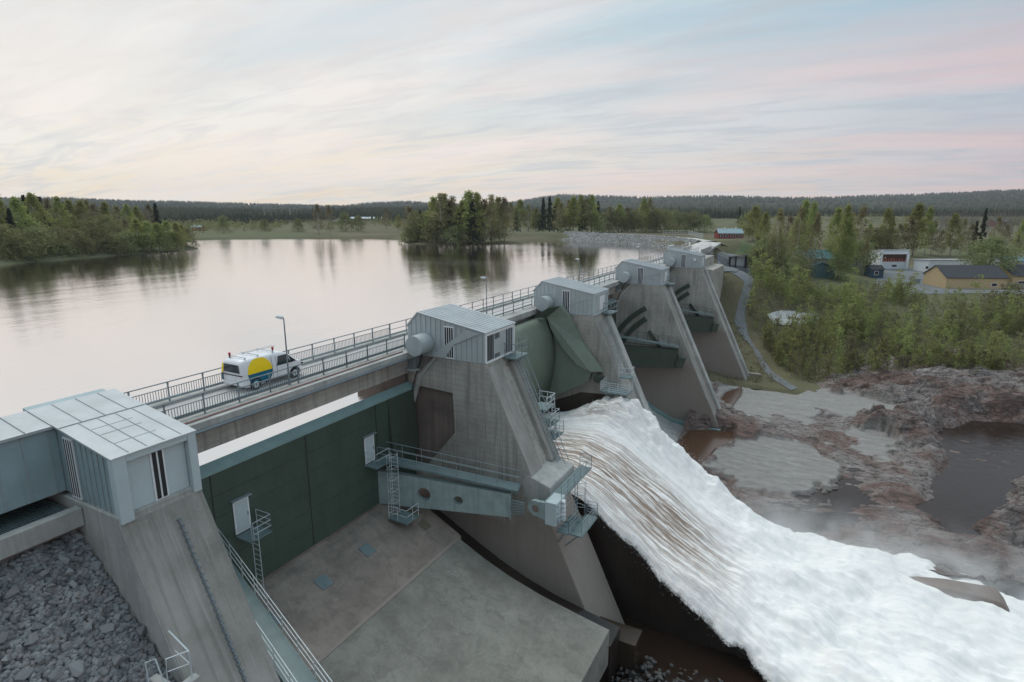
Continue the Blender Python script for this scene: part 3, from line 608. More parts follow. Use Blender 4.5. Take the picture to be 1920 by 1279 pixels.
# curved seal bars on the third pier
for a0, a1, rr_, nm in ((120, 152, 12.3, 0), (124, 158, 10.9, 1)):
    o = MB().prism(arc(-17.5, -14.2, rr_, a0, a1)+arc(-17.5, -14.2, rr_-.75, a1, a0), PY[2]-.22, PY[2]+.01).build('curved_bar', M['green3'], piers[2])
for a0, a1, rr_ in ((118, 150, 12.3), (122, 150, 11.0)):
    MB().prism(arc(-17.5, -14.2, rr_, a0, a1)+arc(-17.5, -14.2, rr_-.75, a1, a0), PY[3]-.22, PY[3]+.01).build('curved_bar', M['green3'], piers[3])
# trunnion bearing and service platforms on the first full pier
tb = thing('trunnion_bearing', (-15.5, 34.3, -11.5), 'pale blue-grey bearing housing with a round lug at the end of the gate arm', 'bearing')
lug = [(-15.6, -9.35), (-15.6, -10.75)]+arc(-16.55, -9.95, .55, -110, -290, 14)
MB().prism(lug, 34.3, 34.6).build('lug', M['arm'], tb); MB().tube([(-16.5, 34.27, -9.98), (-16.5, 34.31, -9.98)], .28, 20).build('pin', M['conc_brown'], tb)
MB().box(-15.72, -14.85, 34.2, 35.78, -10.95, -9.2).build('housing', M['fascia'], tb, bevel=.03)
s_ = MB()
for k in range(5): s_.tube([(-14.84, 35.2, -10.75+k*.33), (-14.6, 35.2, -10.75+k*.33)], .16, 10)
s_.build('bolt_stack', M['white'], tb, smooth=False)
for yy in (34.4, 35.0):
    for z in (-9.5, -10, -10.6): MB().tube([(-14.84, yy, z), (-14.80, yy, z)], .05, 6).build('bolt', M['rail'], tb)
sv = thing('service_platform', (-14.5, 37, -11), 'railed blue-grey service platforms with caged ladder at the outer foot of the nearest pier', 'platform')
f = MB().box(-15.9, -14.9, 34.5, 41.2, -9.42, -9.32).build('upper_floor', M['walk'], sv)
guard(MB(), [(-14.92, 35.2, -9.32), (-14.92, 41.18, -9.32), (-15.9, 41.18, -9.32)], step=1.1, rails=(.35, .7, 1.05)).build('guard_rail', M['steel'], f)
f = MB().box(-14.9, -13.96, 34.4, 37.0, -11.45, -11.35).build('lower_floor', M['walk'], sv)
guard(MB(), [(-14.8, 34.42, -11.35), (-13.98, 34.42, -11.35), (-13.98, 36.0, -11.35)], step=.9, rails=(.35, .7, 1.05)).build('guard_rail', M['steel'], f)
f = MB(); strip(f, [(-13.95, 34.6, -11.4), (-13.95, 37.7, -11.4)], (.9, 0, 0), .1); f = f.build('outer_floor', M['walk'], sv)
guard(MB(), [(-13.07, 34.6, -11.35), (-13.07, 37.7, -11.35), (-13.9, 37.7, -11.35)], step=1.0, rails=(.2, .4, .6, .8, 1.05)).build('guard_rail', M['steel'], f)
ladder(MB(), (-14.35, 36.6, -8.2), (-14.35, 36.6, -11.3), .5, (0, 1, 0), cage=(.7, 0, 0)).build('ladder', M['steel'], sv)
MB().bar((-14.5, 36, -11.4), (-15.5, 36, -13.4), .1).bar((-13.0, 36.0, -11.4), (-14.9, 36, -13.4), .08).build('bracket', M['rail'], sv)
# stairs up the slope of the first pier and platforms on its outlet side
def slope_stair(y, z0, z1, label):
    t = thing('slope_ladder', (slope_x(z1), y, z1), label, 'ladder', 'steel ladders on the sloping piers')
    x0, x1 = slope_x(z0)+.5, slope_x(z1)+.5
    ladder(MB(), (x0, y, z0), (x1, y, z1), .6, (0, 1, 0), r=.035).build('ladder_rungs', M['steel'], t)
    g2 = MB(); 
    for s in (-.38, .38): g2.tube([(x0+.5, y+s, z0+.4), (x1+.5, y+s, z1+.4)], .028, 6)
    for k in range(int((z0-z1)/1.4)+1):
        z = z0-k*1.4; x = slope_x(z)+.5
        for s in (-.38, .38): g2.tube([(x, y+s, z), (x+.5, y+s, z+.4)], .022, 5)
    g2.build('handrail', M['steel'], t)
slope_stair(PY[0]+PW-.55, -.9, -9.0, 'steel ladder down the sloping edge of the nearest full pier')
slope_stair(PY[1]+1.0, -.9, -6.8, 'steel ladder down the sloping edge of the pier beside the raised green gate')
t = thing('outlet_platform', (-18.2, 41, -7), 'stack of small railed steel platforms hanging over the brown outlet water', 'platform')
for k, (z, x0, x1) in enumerate(((-4.9, -20.0, -18.6), (-6.2, -19.6, -18.2), (-7.2, -19.2, -17.8))):
    f = MB().box(x0, x1, 40.4, 42.2, z-.08, z).build('floor', M['walk'], t)
    guard(MB(), [(x1, 40.45, z), (x1, 42.15, z), (x0, 42.15, z)], step=.9, rails=(.5, .95), r=.028).build('guard_rail', M['steel_l'], f)
ladder(MB(), (-18.6, 41.6, -3.9), (-18.2, 41.6, -7.2), .5, (0, 1, 0)).build('ladder', M['steel_l'], t)
t = thing('hanging_basket', (-18.3, 56.6, -7.5), 'railed steel basket hung beside the pier above the white spray', 'platform')
f = MB().box(-19.6, -16.7, 56.0, 58.0, -7.95, -7.85).build('floor', M['walk'], t)
guard(MB(), [(-19.6, 58, -7.85), (-19.6, 56.0, -7.85), (-16.7, 56.0, -7.85), (-16.7, 58, -7.85)], step=.9, rails=(.2, .4, .6, .8, 1.05), r=.026).build('guard_rail', M['steel_l'], f)
f = MB().box(-17.9, -16.7, 57.0, 58.1, -6.4, -6.3).build('upper_floor', M['walk'], t)
guard(MB(), [(-17.9, 57, -6.3), (-16.7, 57, -6.3), (-16.7, 58.1, -6.3)], step=1, rails=(.5, 1.0), r=.026).build('guard_rail', M['steel_l'], f)
ladder(MB(), (-17.9, 57.2, -4.9), (-17.9, 57.2, -7.8), .4, (1, 0, 0)).build('ladder', M['steel_l'], t)
# ------------------------------------------------------------------ raised sage green gate between the first and second full piers
g = thing('spillway_gate', (-26, 49, -11), 'raised sage green gate with a rounded face and folded side plate, above the gushing water', 'gate')
prof = [(-26.55, -.72), (-26.15, -1.1), (-25.65, -2.2), (-25.35, -3.4), (-25.22, -4.6), (-25.25, -5.8), (-25.45, -7.2), (-25.85, -8.8), (-26.4, -10.4), (-26.8, -11.5)]
back = [(-28.8, -11.5), (-29.8, -9), (-30, -6), (-29.2, -3), (-27.6, -.8)]
yA, yB = 40.45, 57.15
V = []; 
import itertools
def dens(P_, k=4):
    o = []
    for i in range(len(P_)-1):
        for j in range(k): t_ = j/k; o.append((P_[i][0]*(1-t_)+P_[i+1][0]*t_, P_[i][1]*(1-t_)+P_[i+1][1]*t_))
    return o+[P_[-1]]
o = MB().prism(prof+back, yA, yB).build('gate_skin', M['green2'], g, smooth=False)
for p_ in o.data.polygons:
    if abs(p_.normal.y) < .5: p_.use_smooth = True
Yp = 57.3
A1 = [(-24.75, .65), (-23.8, -.6), (-22.35, -3.2), (-19.9, -6.1), (-21.1, -6.2), (-22.6, -5.5), (-24.2, -3.9), (-25.6, -1.9), (-26.1, -.6)]
mb = MB(); ys = [56.9, 57.4, 57.6, 57.6, 57.0, 56.8, 56.7, 56.6, 56.6]
mb.quad(*[(x, y, z) for (x, z), y in zip(A1, ys)]); ce = [(x, 57.9, z) for (x, z) in A1]
n = len(A1); base = [(x, y, z) for (x, z), y in zip(A1, ys)]; mb.add(base+ce, [(i, (i+1) % n, (i+1) % n+n, i+n) for i in range(n)]+[tuple(range(n, 2*n))])
mb.build('side_plate', M['green2'], g)
B1 = [(-26.2, -.9), (-25.4, -1.9), (-24.2, -3.9), (-22.6, -5.5), (-21.1, -6.2), (-21.3, -7.2), (-25.2, -9.6), (-26.7, -11.4), (-26.0, -8.9), (-25.4, -6), (-25.3, -3.5)]
MB().prism(B1, 57.12, 57.85).build('lower_plate', M['green2'], g)
MB().add([(-25.5, 55.6, .6), (-24.75, 56.9, .66), (-26.1, 56.6, -.55), (-27.0, 55.3, -.45), (-25.5, 55.6, .5), (-24.75, 56.9, .56), (-26.1, 56.6, -.65), (-27.0, 55.3, -.55)], [(0,1,2,3),(4,5,6,7),(0,1,5,4),(1,2,6,5),(2,3,7,6),(3,0,4,7)]).build('top_flap', M['green3'], g)
MB().tube([(-20.4, 57.3, -6.9), (-20.4, 57.9, -6.9)], .5, 24).build('trunnion', M['green3'], g)
s_ = MB(); s_.tube([(-21.9+.42*math.cos(a), 57.2, -6.9+.42*math.sin(a)) for a in np.linspace(0, 2*math.pi, 20)], .05, 6); s_.build('lifting_ring', M['rail'], g)

MB().prism([(-26.9, -11.0), (-25.2, -10.2), (-22.6, -9.0), (-19.9, -8.8), (-18.2, -9.6), (-16.9, -10.6), (-16.9, -12.6), (-26.9, -13.0)], PY[1]-.012, PY[1]-.002).build('wet_wall', M['wet'], piers[1])
# ------------------------------------------------------------------ aprons and hatches
AP = [(-28.3, -11.05), (-27.2, -11.25), (-25.4, -11.95), (-23.8, -12.75), (-22.4, -13.45), (-20.1, -14.5), (-17.9, -15.3), (-15.5, -15.95), (-12.8, -16.45), (-10.4, -16.85)]
def apz(x, prof=AP): return float(np.interp(x, [p[0] for p in prof], [p[1] for p in prof]))
M['apron_b'] = concrete('apron_concrete_brown', (.235, .205, .175), .3, rough=.8, cracks=.22)
M['apron_g'] = concrete('apron_concrete_grey', (.205, .205, .18), .3, rough=.8, cracks=.25)
ap = [p for p in AP if p[0] <= -22.4]; ag = [p for p in AP if p[0] >= -22.4]
tag(MB().prism(ap+[(-22.4, -24), (-28.3, -24)], 13.42, 33.6).build('spillway_apron', M['apron_b']), kind='structure')
tag(MB().prism([(a, b-.03) for a, b in ag]+[(-10.4, -19.6), (-12, -24), (-22.4, -24)], 13.42, 33.3).build('spillway_apron', M['apron_g'], bevel=.03), kind='structure')
tag(MB().prism([(-22.5, -13.41), (-22.3, -13.51), (-22.3, -13.47), (-22.5, -13.37)], 13.5, 33.3).build('apron_joint', M['conc']), kind='structure')
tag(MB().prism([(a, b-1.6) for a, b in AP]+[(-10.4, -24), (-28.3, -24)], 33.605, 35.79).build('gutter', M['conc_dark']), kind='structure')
for y, lb in ((18.9, 'square steel floor hatch beside the near arm walkway'), (22.9, 'square steel floor hatch in the middle of the three on the apron'), (26.9, 'square steel floor hatch nearest the caged ladder')):
    x = -25.6; z = apz(x); s = (apz(x+.4)-apz(x-.4))/.8
    o = MB().prism([(x-.36, z-.36*s-.02), (x+.36, z+.36*s-.02), (x+.36, z+.36*s+.05), (x-.36, z-.36*s+.05)], y-.36, y+.36).build('floor_hatch', M['walk'], bevel=.01); tag(o, lb, 'hatch', 'steel floor hatches in the apron')
    f_ = MB(); zz = lambda q: z+(q-x)*s+.055
    for (a_, b_, c_, d_) in ((-.42, -.36, -.42, .42), (.36, .42, -.42, .42), (-.36, .36, -.42, -.36), (-.36, .36, .36, .42)): f_.prism([(x+a_, zz(x+a_)-.08), (x+b_, zz(x+b_)-.08), (x+b_, zz(x+b_)), (x+a_, zz(x+a_))], y+c_, y+d_)
    f_.build('hatch_frame', M['rail'], o)
M['olive'] = paint('olive_cover', (.13, .12, .08), .7)
for x, y in ((-24.6, 32.0), (-26.0, 31.9)):
    z = apz(x); tag(MB().prism([(x-.35, z+.2), (x+.35, z-.16), (x+.35, z-.1), (x-.35, z+.26)], y-.35, y+.35).build('drain_cover', M['olive']), 'olive brown square cover beside the foot of the caged ladder' if x > -25 else 'olive brown square cover under the ladder platform, close to the gate arm', 'cover')
# beds of the other bays (deeper, sweeping down)
AP3 = [(-28.3, -13.4), (-26, -16.0), (-23.3, -18.2), (-21.1, -19.8), (-18.6, -21), (-14.6, -21.6), (-6, -22.0)]
M['apron3'] = concrete('apron_concrete_far', (.34, .35, .35), .3)
M['bed'] = concrete('river_bed_rock', (.03, .024, .02), .3, rough=.45)
for y0, y1 in ((PY[1]+PW, PY[2]), (PY[2]+PW, PY[3]), (PY[3]+PW, 131)):
    tag(MB().prism([(a, b) for a, b in AP3]+[(-6, -24), (-28.3, -24)], y0, y1).build('spillway_apron', M['apron3']), kind='structure')
V = []
bx = np.linspace(-30, 75, 150); by = np.linspace(-60, 130, 240); X_, Y_ = np.meshgrid(bx, by, indexing='ij')
Z_ = -22.6+(fbm(X_/6, Y_/6, 5)-.5)*2.2
tag(np_mesh('riverbed', np.stack([X_, Y_, Z_], -1).reshape(-1, 3), grid_faces(150, 240), M['bed'], smooth=True), kind='structure')
# dark still water
m, nt, b = newmat('river_surface'); N = NT(nt); p = N.pos((1, 1, 1)); w = N.noise(p, .9, 5, .65, .6)
b.inputs['Base Color'].default_value = (.022, .014, .010, 1); b.inputs['Roughness'].default_value = .12; b.inputs['IOR'].default_value = 1.33
N.l(N.bump(w, .5, .12), b.inputs['Normal']); M['river'] = m
tag(MB().box(-27, 75, -60, 118, -21.85, -21.8).build('river_water', M['river']), kind='structure')
M['rust'] = flat('rusty_water', (.075, .04, .022), .18)
for px_, z_ in (([(1262,838),(1292,806),(1340,806),(1376,812),(1376,828),(1340,842),(1312,872),(1282,862)], -21.1), ([(1348,752),(1362,735),(1392,724),(1388,742),(1368,768),(1352,766)], -21.0)):
    q_ = [at(u, v, z_) for u, v in px_]; tag(MB().prism([(a.x, a.y) for a in q_], z_-.3, z_, 'z').build('rusty_pool', M['rust'], bevel=.02), kind='structure')
# bedrock on the right bank: ridged height field
M['rock'], nt, b = newmat('bedrock'); N = NT(nt); p = N.pos(); n1 = N.noise(p, .11, 6, .65, .5); n2 = N.noise(N.pos((.45, 1.1, 2.)), .8, 9, .75, .9); n3 = N.noise(p, .06, 3)
c = N.mix((.17, .105, .085), (.26, .235, .22), N.ramp(n1, [(.44, 0.), (.56, 1.)])); c = N.mix(c, (.05, .038, .034), N.ramp(n2, [(.36, 1.), (.5, 0.)])); c = N.mix(c, (.40, .40, .395), N.math('MULTIPLY', N.ramp(n2, [(.55, 0.), (.68, 1.)]), .65))
wv = N.n('ShaderNodeVectorMath', _operation='ADD'); wn = N.n('ShaderNodeTexNoise'); wn.inputs['Scale'].default_value = .4; wn.inputs['Detail'].default_value = 5; N.l(p, wn.inputs['Vector']); ws = N.n('ShaderNodeVectorMath', _operation='SCALE'); ws.inputs['Scale'].default_value = 3.5; N.l(wn.outputs['Color'], ws.inputs[0])
rp = N.pos((.28, .62, .5)); rp.node.inputs['Rotation'].default_value = (0, 0, R(-22)); N.l(rp, wv.inputs[0]); N.l(ws.outputs[0], wv.inputs[1])
vc = N.n('ShaderNodeTexVoronoi', _feature='DISTANCE_TO_EDGE'); vc.inputs['Scale'].default_value = .9; N.l(wv.outputs[0], vc.inputs['Vector']); ck = N.ramp(vc.outputs['Distance'], [(.0, 1.), (.055, 0.)]); c = N.mix(c, (.03, .024, .02), N.math('MULTIPLY', ck, .85))
sa = N.n('ShaderNodeAttribute', _attribute_name='slab'); sn = N.noise(p, 1.2, 7, .7); c = N.mix(c, N.mix((.22, .215, .205), (.44, .44, .42), sn), N.math('MULTIPLY', sa.outputs['Fac'], .85))
N.l(c, b.inputs['Base Color']); b.inputs['Roughness'].default_value = .55; N.l(N.bump(n2, 1., .6), b.inputs['Normal'])
rx = np.linspace(-16, 80, 500); ry = np.linspace(58, 146, 500); X_, Y_ = np.meshgrid(rx, ry, indexing='ij')
g0 = np.maximum(ground_np(X_, Y_).reshape(X_.shape), -21.85); g1 = ground_np(X_, Y_).reshape(X_.shape)
a_ = X_*.93+Y_*.36; b_ = -X_*.36+Y_*.93; wx = a_+5*fbm(a_/12, b_/12, 3); wy = b_+5*fbm(b_/12+9, a_/12, 3)
rid = 1-np.abs(2*fbm(wx/8, wy/2.6, 5)-1)*2; q_ = fbm(wx/8+3, wy/3.2, 4)*9+fbm(X_*1.3, Y_*1.3, 3)*.6; st = (np.floor(q_)+np.clip((q_-np.floor(q_))*3.5, 0, 1))/9
crack = np.minimum(np.abs(fbm(wx/3.2+5, wy/2.2, 3)-.5)*16, 1)
rel = (rid-.55)*.9+(st-.5)*4.2+(crack-1)*.55+(fbm(X_*.9, Y_*.9, 4)-.5)*.5
pool = np.array([tuple(at(u, v, -21.8)[:2]) for u, v in [(1765,812),(1830,792),(1990,800),(1990,870),(1890,900),(1850,960),(1800,1000),(1760,960),(1790,880)]])
wetz = np.array([tuple(at(u, v, -21.8)[:2]) for u, v in [(1330,880),(1480,915),(1600,905),(1700,850),(1770,880),(1760,960),(1800,1090),(1300,1090),(1250,900)]])
P2_ = np.stack([X_.ravel(), Y_.ravel()], 1); sp_ = sdist(P2_, pool).reshape(X_.shape); sw_ = sdist(P2_, wetz).reshape(X_.shape)
kw = np.clip(1-sw_/3, 0, 1); kp = np.clip(1-sp_/2.5, 0, 1)
rz = g0+1.05+rel; rz = rz*(1-kw)+(-21.15+rel*.26)*kw; rz = rz*(1-kp)+(-22.5+rel*.5)*kp
flatm = np.clip(1-sdist(P2_, np.array([(-18, 128), (-16, 60), (-6, 60), (5, 66), (6, 90), (0, 122)])).reshape(X_.shape)/4, 0, 1)
rz = rz*(1-flatm)+(g0-.1+rel*.3)*flatm
def wpx(px): return np.array([tuple(at(u, v, -21.3)[:2]) for u, v in px])
slabs = [wpx([(1345,722),(1440,716),(1560,730),(1640,752),(1720,775),(1735,800),(1640,790),(1560,772),(1500,790),(1440,800),(1370,790),(1335,760)]), wpx([(1335,838),(1420,818),(1530,838),(1600,882),(1560,912),(1470,925),(1390,915),(1335,880)]), wpx([(1590,800),(1650,812),(1700,850),(1640,862),(1590,840)])]
P3_ = P2_+np.stack([fbm(X_/2.2, Y_/2.6, 6)-.5, fbm(Y_/2.6+7, X_/2.6, 6)-.5], -1).reshape(-1, 2)*10; slab_m = np.zeros(X_.shape)
for k, q in enumerate(slabs):
    km = np.clip(.5-sdist(P3_, q).reshape(X_.shape)/.9, 0, 1); rz = rz*(1-km)+((-21.0, -21.22, -21.1)[k]+(fbm(X_/1.8, Y_/1.8, 5)-.5)*.35)*km; slab_m = np.maximum(slab_m, km)
for q in (wpx([(1262,838),(1292,806),(1340,806),(1376,812),(1376,828),(1340,842),(1312,872),(1282,862)]), wpx([(1348,752),(1362,735),(1392,724),(1388,742),(1368,768),(1352,766)])):
    km = np.clip(.5-sdist(P2_, q).reshape(X_.shape)/.8, 0, 1); rz = rz*(1-km)-21.6*km; slab_m = slab_m*(1-km)
brd = np.array([tuple(at(u, v, -21)[:2]) for u, v in [(1200,860),(1340,722),(1500,740),(1550,712),(1700,690),(2150,680),(2600,760),(2600,1300),(1200,1300)]])
sb_ = sdist(P2_, brd).reshape(X_.shape); kb = np.clip(sb_/2.5, 0, 1); rz = rz*(1-kb)+(g1-1.5)*kb
tag(np_mesh('bedrock', np.stack([X_, Y_, rz], -1).reshape(-1, 3), grid_faces(500, 500), M['rock']), kind='structure')
o = bpy.data.objects['bedrock']; q = o.data.attributes.new('slab', 'FLOAT', 'POINT'); q.data.foreach_set('value', slab_m.ravel().astype(np.float32))
tag(MB().prism([(-12, 62), (62, 60), (62, 112), (18, 113), (2, 100), (-12, 90)], -21.95, -21.72, 'z').build('river_water', M['river']), kind='structure')
# worn concrete slabs cast over the rock
M['slab'] = concrete('worn_slab', (.38, .40, .39), .1, rough=.8)
def slab(px, z, th=.5, jag=.5):
    P_ = [at(u, v, z) for u, v in px]; out = []
    for i in range(len(P_)):
        a = P_[i]; b_ = P_[(i+1) % len(P_)]; L = (b_-a).length; n = max(2, int(L/.7)); nrm = Vector((-(b_-a).y, (b_-a).x, 0)).normalized()
        for k in range(n): q = a.lerp(b_, k/n)+nrm*((fbm(np.array([a.x+k*.37]), np.array([a.y*1.3+k*.21]), 4)[0]-.5)*4*jag*min(1, 4*(k/n)*(1-k/n))); out.append((q.x, q.y))
    return tag(MB().prism(out, z-th, z, 'z').build('worn_slab', M['slab'], bevel=.08), kind='structure')
# boulders along the edge of the trees
def rock_mesh(seed, n=10, flatz=.75):
    rr_ = random.Random(seed); bm = bmesh.new()
    for k in range(n):
        v = Vector((rr_.gauss(0, 1), rr_.gauss(0, 1), rr_.gauss(0, 1))).normalized(); v *= rr_.uniform(.75, 1.05); bm.verts.new((v.x*.5*rr_.uniform(.9, 1.1), v.y*.42, v.z*.5*flatz))
    r_ = bmesh.ops.convex_hull(bm, input=bm.verts); bmesh.ops.delete(bm, geom=[e for e in r_['geom_interior'] if isinstance(e, bmesh.types.BMVert)], context='VERTS')
    bmesh.ops.bevel(bm, geom=bm.edges[:], offset=.02, segments=1, affect='EDGES', clamp_overlap=True)
    me = bpy.data.meshes.new('stone'); bm.to_mesh(me); bm.free(); return me
m, nt, b = newmat('riprap_stone'); N = NT(nt); oi = N.n('ShaderNodeObjectInfo'); p = N.pos(); n1 = N.noise(p, 1.6, 3); n2 = N.noise(p, 14, 5, .7)
c = N.mix((.16, .175, .185), (.33, .355, .365), oi.outputs['Random']); c = N.mix(c, (.26, .225, .215), N.ramp(n1, [(.52, 0.), (.66, .6)])); c = N.mix(c, (.09, .09, .09), N.math('MULTIPLY', n2, .5)); N.l(c, b.inputs['Base Color']); b.inputs['Roughness'].default_value = .85; N.l(N.bump(n2, .5, .02), b.inputs['Normal']); M['stone'] = m
m, nt, b = newmat('small_riprap'); N = NT(nt); p = N.pos(); n1 = N.noise(p, 2.2, 2, .5); n2 = N.noise(p, 14, 5, .7)
vo = N.n('ShaderNodeTexVoronoi'); vo.inputs['Scale'].default_value = 3.; N.l(p, vo.inputs['Vector']); sx = N.n('ShaderNodeSeparateColor'); N.l(vo.outputs['Color'], sx.inputs[0])
c = N.mix((.13, .145, .155), (.30, .325, .335), sx.outputs[0]); c = N.mix(c, (.25, .21, .20), N.ramp(n1, [(.52, 0.), (.66, .5)])); c = N.mix(c, (.09, .09, .09), N.math('MULTIPLY', n2, .4)); N.l(c, b.inputs['Base Color']); b.inputs['Roughness'].default_value = .85; N.l(N.bump(n2, .5, .02), b.inputs['Normal']); M['stones'] = m
stones = [rock_mesh(s) for s in range(10)]
for me in stones: me.materials.append(M['stone'])
def slope_z(x): return np.interp(x, [-28, -24.4, -20.3, -14, -6], [-.9, -1.35, -5.1, -11.6, -20])
def rock_cloud(name, pts, sizes, mat, kindtag='stuff', label=None, cat=None, flat_=.8):
    hs = []
    for k in range(6):
        bm = bmesh.new(); rr_ = random.Random(100+k)
        for q in range(11): v = Vector((rr_.gauss(0, 1), rr_.gauss(0, 1), rr_.gauss(0, 1))).normalized(); bm.verts.new((v.x*.5, v.y*.42, v.z*.4))
        bmesh.ops.convex_hull(bm, input=bm.verts); bmesh.ops.triangulate(bm, faces=bm.faces); bm.verts.index_update(); bm.verts.ensure_lookup_table()
        hs.append((np.array([v.co[:] for v in bm.verts]), np.array([[v.index for v in f.verts] for f in bm.faces]))); bm.free()
    Vs, Fs, off = [], [], 0
    for p_, s in zip(pts, sizes):
        hv_, hf_ = hs[random.randrange(6)]; q = Matrix.Rotation(random.uniform(0, 6.28), 3, 'Z') @ Matrix.Rotation(random.uniform(-.6, .6), 3, 'X')
        Vs.append(hv_@np.array(q).T*s+np.array(p_)); Fs.append(hf_+off); off += len(hv_)
    return tag(np_mesh(name, np.concatenate(Vs), np.concatenate(Fs), mat), label, cat, kind=kindtag)
# near riprap: 300 stones of their own, the rest one object
cand = []
for k in range(20000):
    x = random.uniform(-25.5, -13); y = random.uniform(1, 10.12); z = float(slope_z(x)); u, v, d = proj(x, y, z)
    if -30 < u and v < 1310 and x < -13: cand.append((x, y, z))
big = []
for c_ in cand:
    s = random.choice([random.uniform(.28, .5), random.uniform(.4, .72)])
    if all((c_[0]-q[0])**2+(c_[1]-q[1])**2 > (.42*(s+q[3]))**2 for q in big): big.append((*c_, s))
    if len(big) >= 290: break
for k, (x, y, z, s) in enumerate(big):
    o = bpy.data.objects.new('stone', stones[k % 10]); col.objects.link(o); o.location = (x, y, z+.12*random.random()); o.scale = (s*1.15, s*1.15, s); o.rotation_euler = (random.uniform(-.5, .5), random.uniform(-.2, 1.), random.uniform(0, 6.28))
    tag(o, 'angular grey stone of the rock slope under the metal house wing', 'stone', 'stones of the near rock slope')
pts = [(x, y, z-.04+.1*random.random()) for x, y, z in cand[:4300]]
pts = [(x, y, z-.09) for x, y, z in pts]
rock_cloud('riprap', pts, [random.uniform(.20, .38) for _ in pts], M['stones'], label='small grey stones filling the gaps of the near rock slope', cat='riprap')
xs = np.array([-28, -24.4, -20.3, -14, -6.]); V = [(x, y, float(slope_z(x))-.12) for x in xs for y in (-20, 10.19)]
tag(np_mesh('embankment_slope', V, grid_faces(5, 2), M['stones']), kind='structure')
M['toe'] = concrete('wet_riprap', (.075, .072, .07), .2, rough=.5)
# small concrete box with rail, bottom left
bx_ = thing('concrete_box', (-18.4, 9.6, -5.5), 'small concrete box with a pale steel rail at the bottom edge of the rock slope', 'concrete box')
f = MB(); f.box(-19.2, -17.75, 9.2, 9.5, -8.5, -5.0); f.box(-18.05, -17.75, 9.501, 10.15, -8.5, -5.0); f.build('box_wall', M['conc_light'], bx_, bevel=.03)
r_ = MB()
r_.tube([(-17.9, 9.95, -5.0), (-17.9, 9.95, -3.95), (-18.0, 9.95, -3.9), (-19.2, 10.1, -3.75)], .03, 8); r_.tube([(-17.9, 9.95, -4.45), (-18.9, 10.05, -4.4)], .02, 8)
r_.tube([(-17.93, 9.95, -3.95), (-18.3, 9.4, -4.0), (-18.32, 9.35, -5.0)], .025, 8); r_.tube([(-17.93, 9.95, -4.45), (-18.3, 9.4, -4.5)], .02, 8)
r_.tube([(-18.4, 9.3, -5.0), (-18.75, 9.3, -4.1), (-19.0, 9.1, -4.2), (-19.0, 9.1, -5.2)], .025, 8); r_.build('rail', M['steel_l'], bx_)
# ------------------------------------------------------------------ the spilling water
m, nt, b = newmat('white_water'); N = NT(nt); at_ = N.n('ShaderNodeAttribute', _attribute_name='brown'); p = N.pos()
uv = N.n('ShaderNodeAttribute', _attribute_name='flow'); mp = N.n('ShaderNodeMapping'); N.l(uv.outputs['Vector'], mp.inputs['Vector']); mp.inputs['Scale'].default_value = (.16, 2.8, 1)
s1 = N.noise(mp.outputs[0], 1.0, 6, .65, .6); mp2 = N.n('ShaderNodeMapping'); N.l(uv.outputs['Vector'], mp2.inputs['Vector']); mp2.inputs['Scale'].default_value = (.7, 8., 1); s2 = N.noise(mp2.outputs[0], 1.3, 5, .7, .5); f1 = N.noise(p, .9, 7, .7, .4)
br_ = N.math('MULTIPLY', N.ramp(N.math('ADD', N.math('MULTIPLY', s1, .55), N.math('MULTIPLY', s2, .45)), [(.44, 0.), (.53, 1.)]), at_.outputs['Fac'])
c = N.mix((.86, .86, .84), (.68, .715, .71), N.ramp(N.math('ADD', N.math('MULTIPLY', f1, .55), N.math('MULTIPLY', s1, .45)), [(.46, 0.), (.66, 1.)])); c = N.mix(c, N.mix((.10, .062, .04), (.42, .33, .26), s2), br_); N.l(c, b.inputs['Base Color'])
N.l(N.math('ADD', N.math('MULTIPLY', br_, -.45), .9), b.inputs['Roughness']); b.inputs['Specular IOR Level'].default_value = .25
b.inputs['Subsurface Weight'].default_value = 0
N.l(N.bump(N.math('ADD', N.math('MULTIPLY', s2, .8), f1), .4, .12), b.inputs['Normal']); M['foam'] = m
ea = N.n('ShaderNodeAttribute', _attribute_name='edge'); fa_ = N.noise(p, 2.6, 6, .75, .6); N.l(N.ramp(N.math('SUBTRACT', N.math('MULTIPLY', ea.outputs['Fac'], 1.6), N.math('MULTIPLY', fa_, 1.0)), [(0., 0.), (.35, 1.)]), b.inputs['Alpha'])
# centre line of the current: (x, y near edge, y far edge, z top)
ST = [(-27.0, 40.4, 57.2, -11.6, 0), (-24, 40.4, 57.2, -11.0, .1), (-21, 40.4, 57.2, -10.7, .15), (-18, 40.5, 57.4, -10.7, .2), (-15.5, 40.7, 57.6, -11.6, .3), (-12.8, 41.0, 57.8, -13.6, .4), (-8.4, 41.0, 58.2, -16.6, .6),
      (-4.5, 40.2, 58.8, -18.5, 1.0), (0, 38.2, 60.2, -19.9, 1.4), (5, 34.5, 61, -20.3, 1.7), (12, 30, 62.5, -20.6, 1.6), (22, 22, 65, -20.9, 1.4), (36, 12, 68, -21.1, 1.2), (52, 0, 74, -21.2, 1.)]
ST = np.array(ST); xs = np.concatenate([np.linspace(-27, 0, 230), np.linspace(0, 52, 300)[1:]]); ts = np.linspace(0, 1, 330)
X_, T_ = np.meshgrid(xs, ts, indexing='ij'); f_ = lambda k: np.interp(X_, ST[:, 0], ST[:, k]); Ya, Yb, Zt, Am = f_(1), f_(2), f_(3), f_(4)
Y_ = Ya+(Yb-Ya)*T_
Y_ = Y_+(fbm(X_/2.2, T_*6, 4)-.5)*np.clip((X_+16)/10, 0, 1)*2.2*(np.abs(T_-.5)*2)**4
n_big = fbm(X_/5+3, Y_/5, 5); n_f = fbm(X_/1.1, Y_/1.1, 4); n_s = fbm(X_/6, Y_/.55, 4)
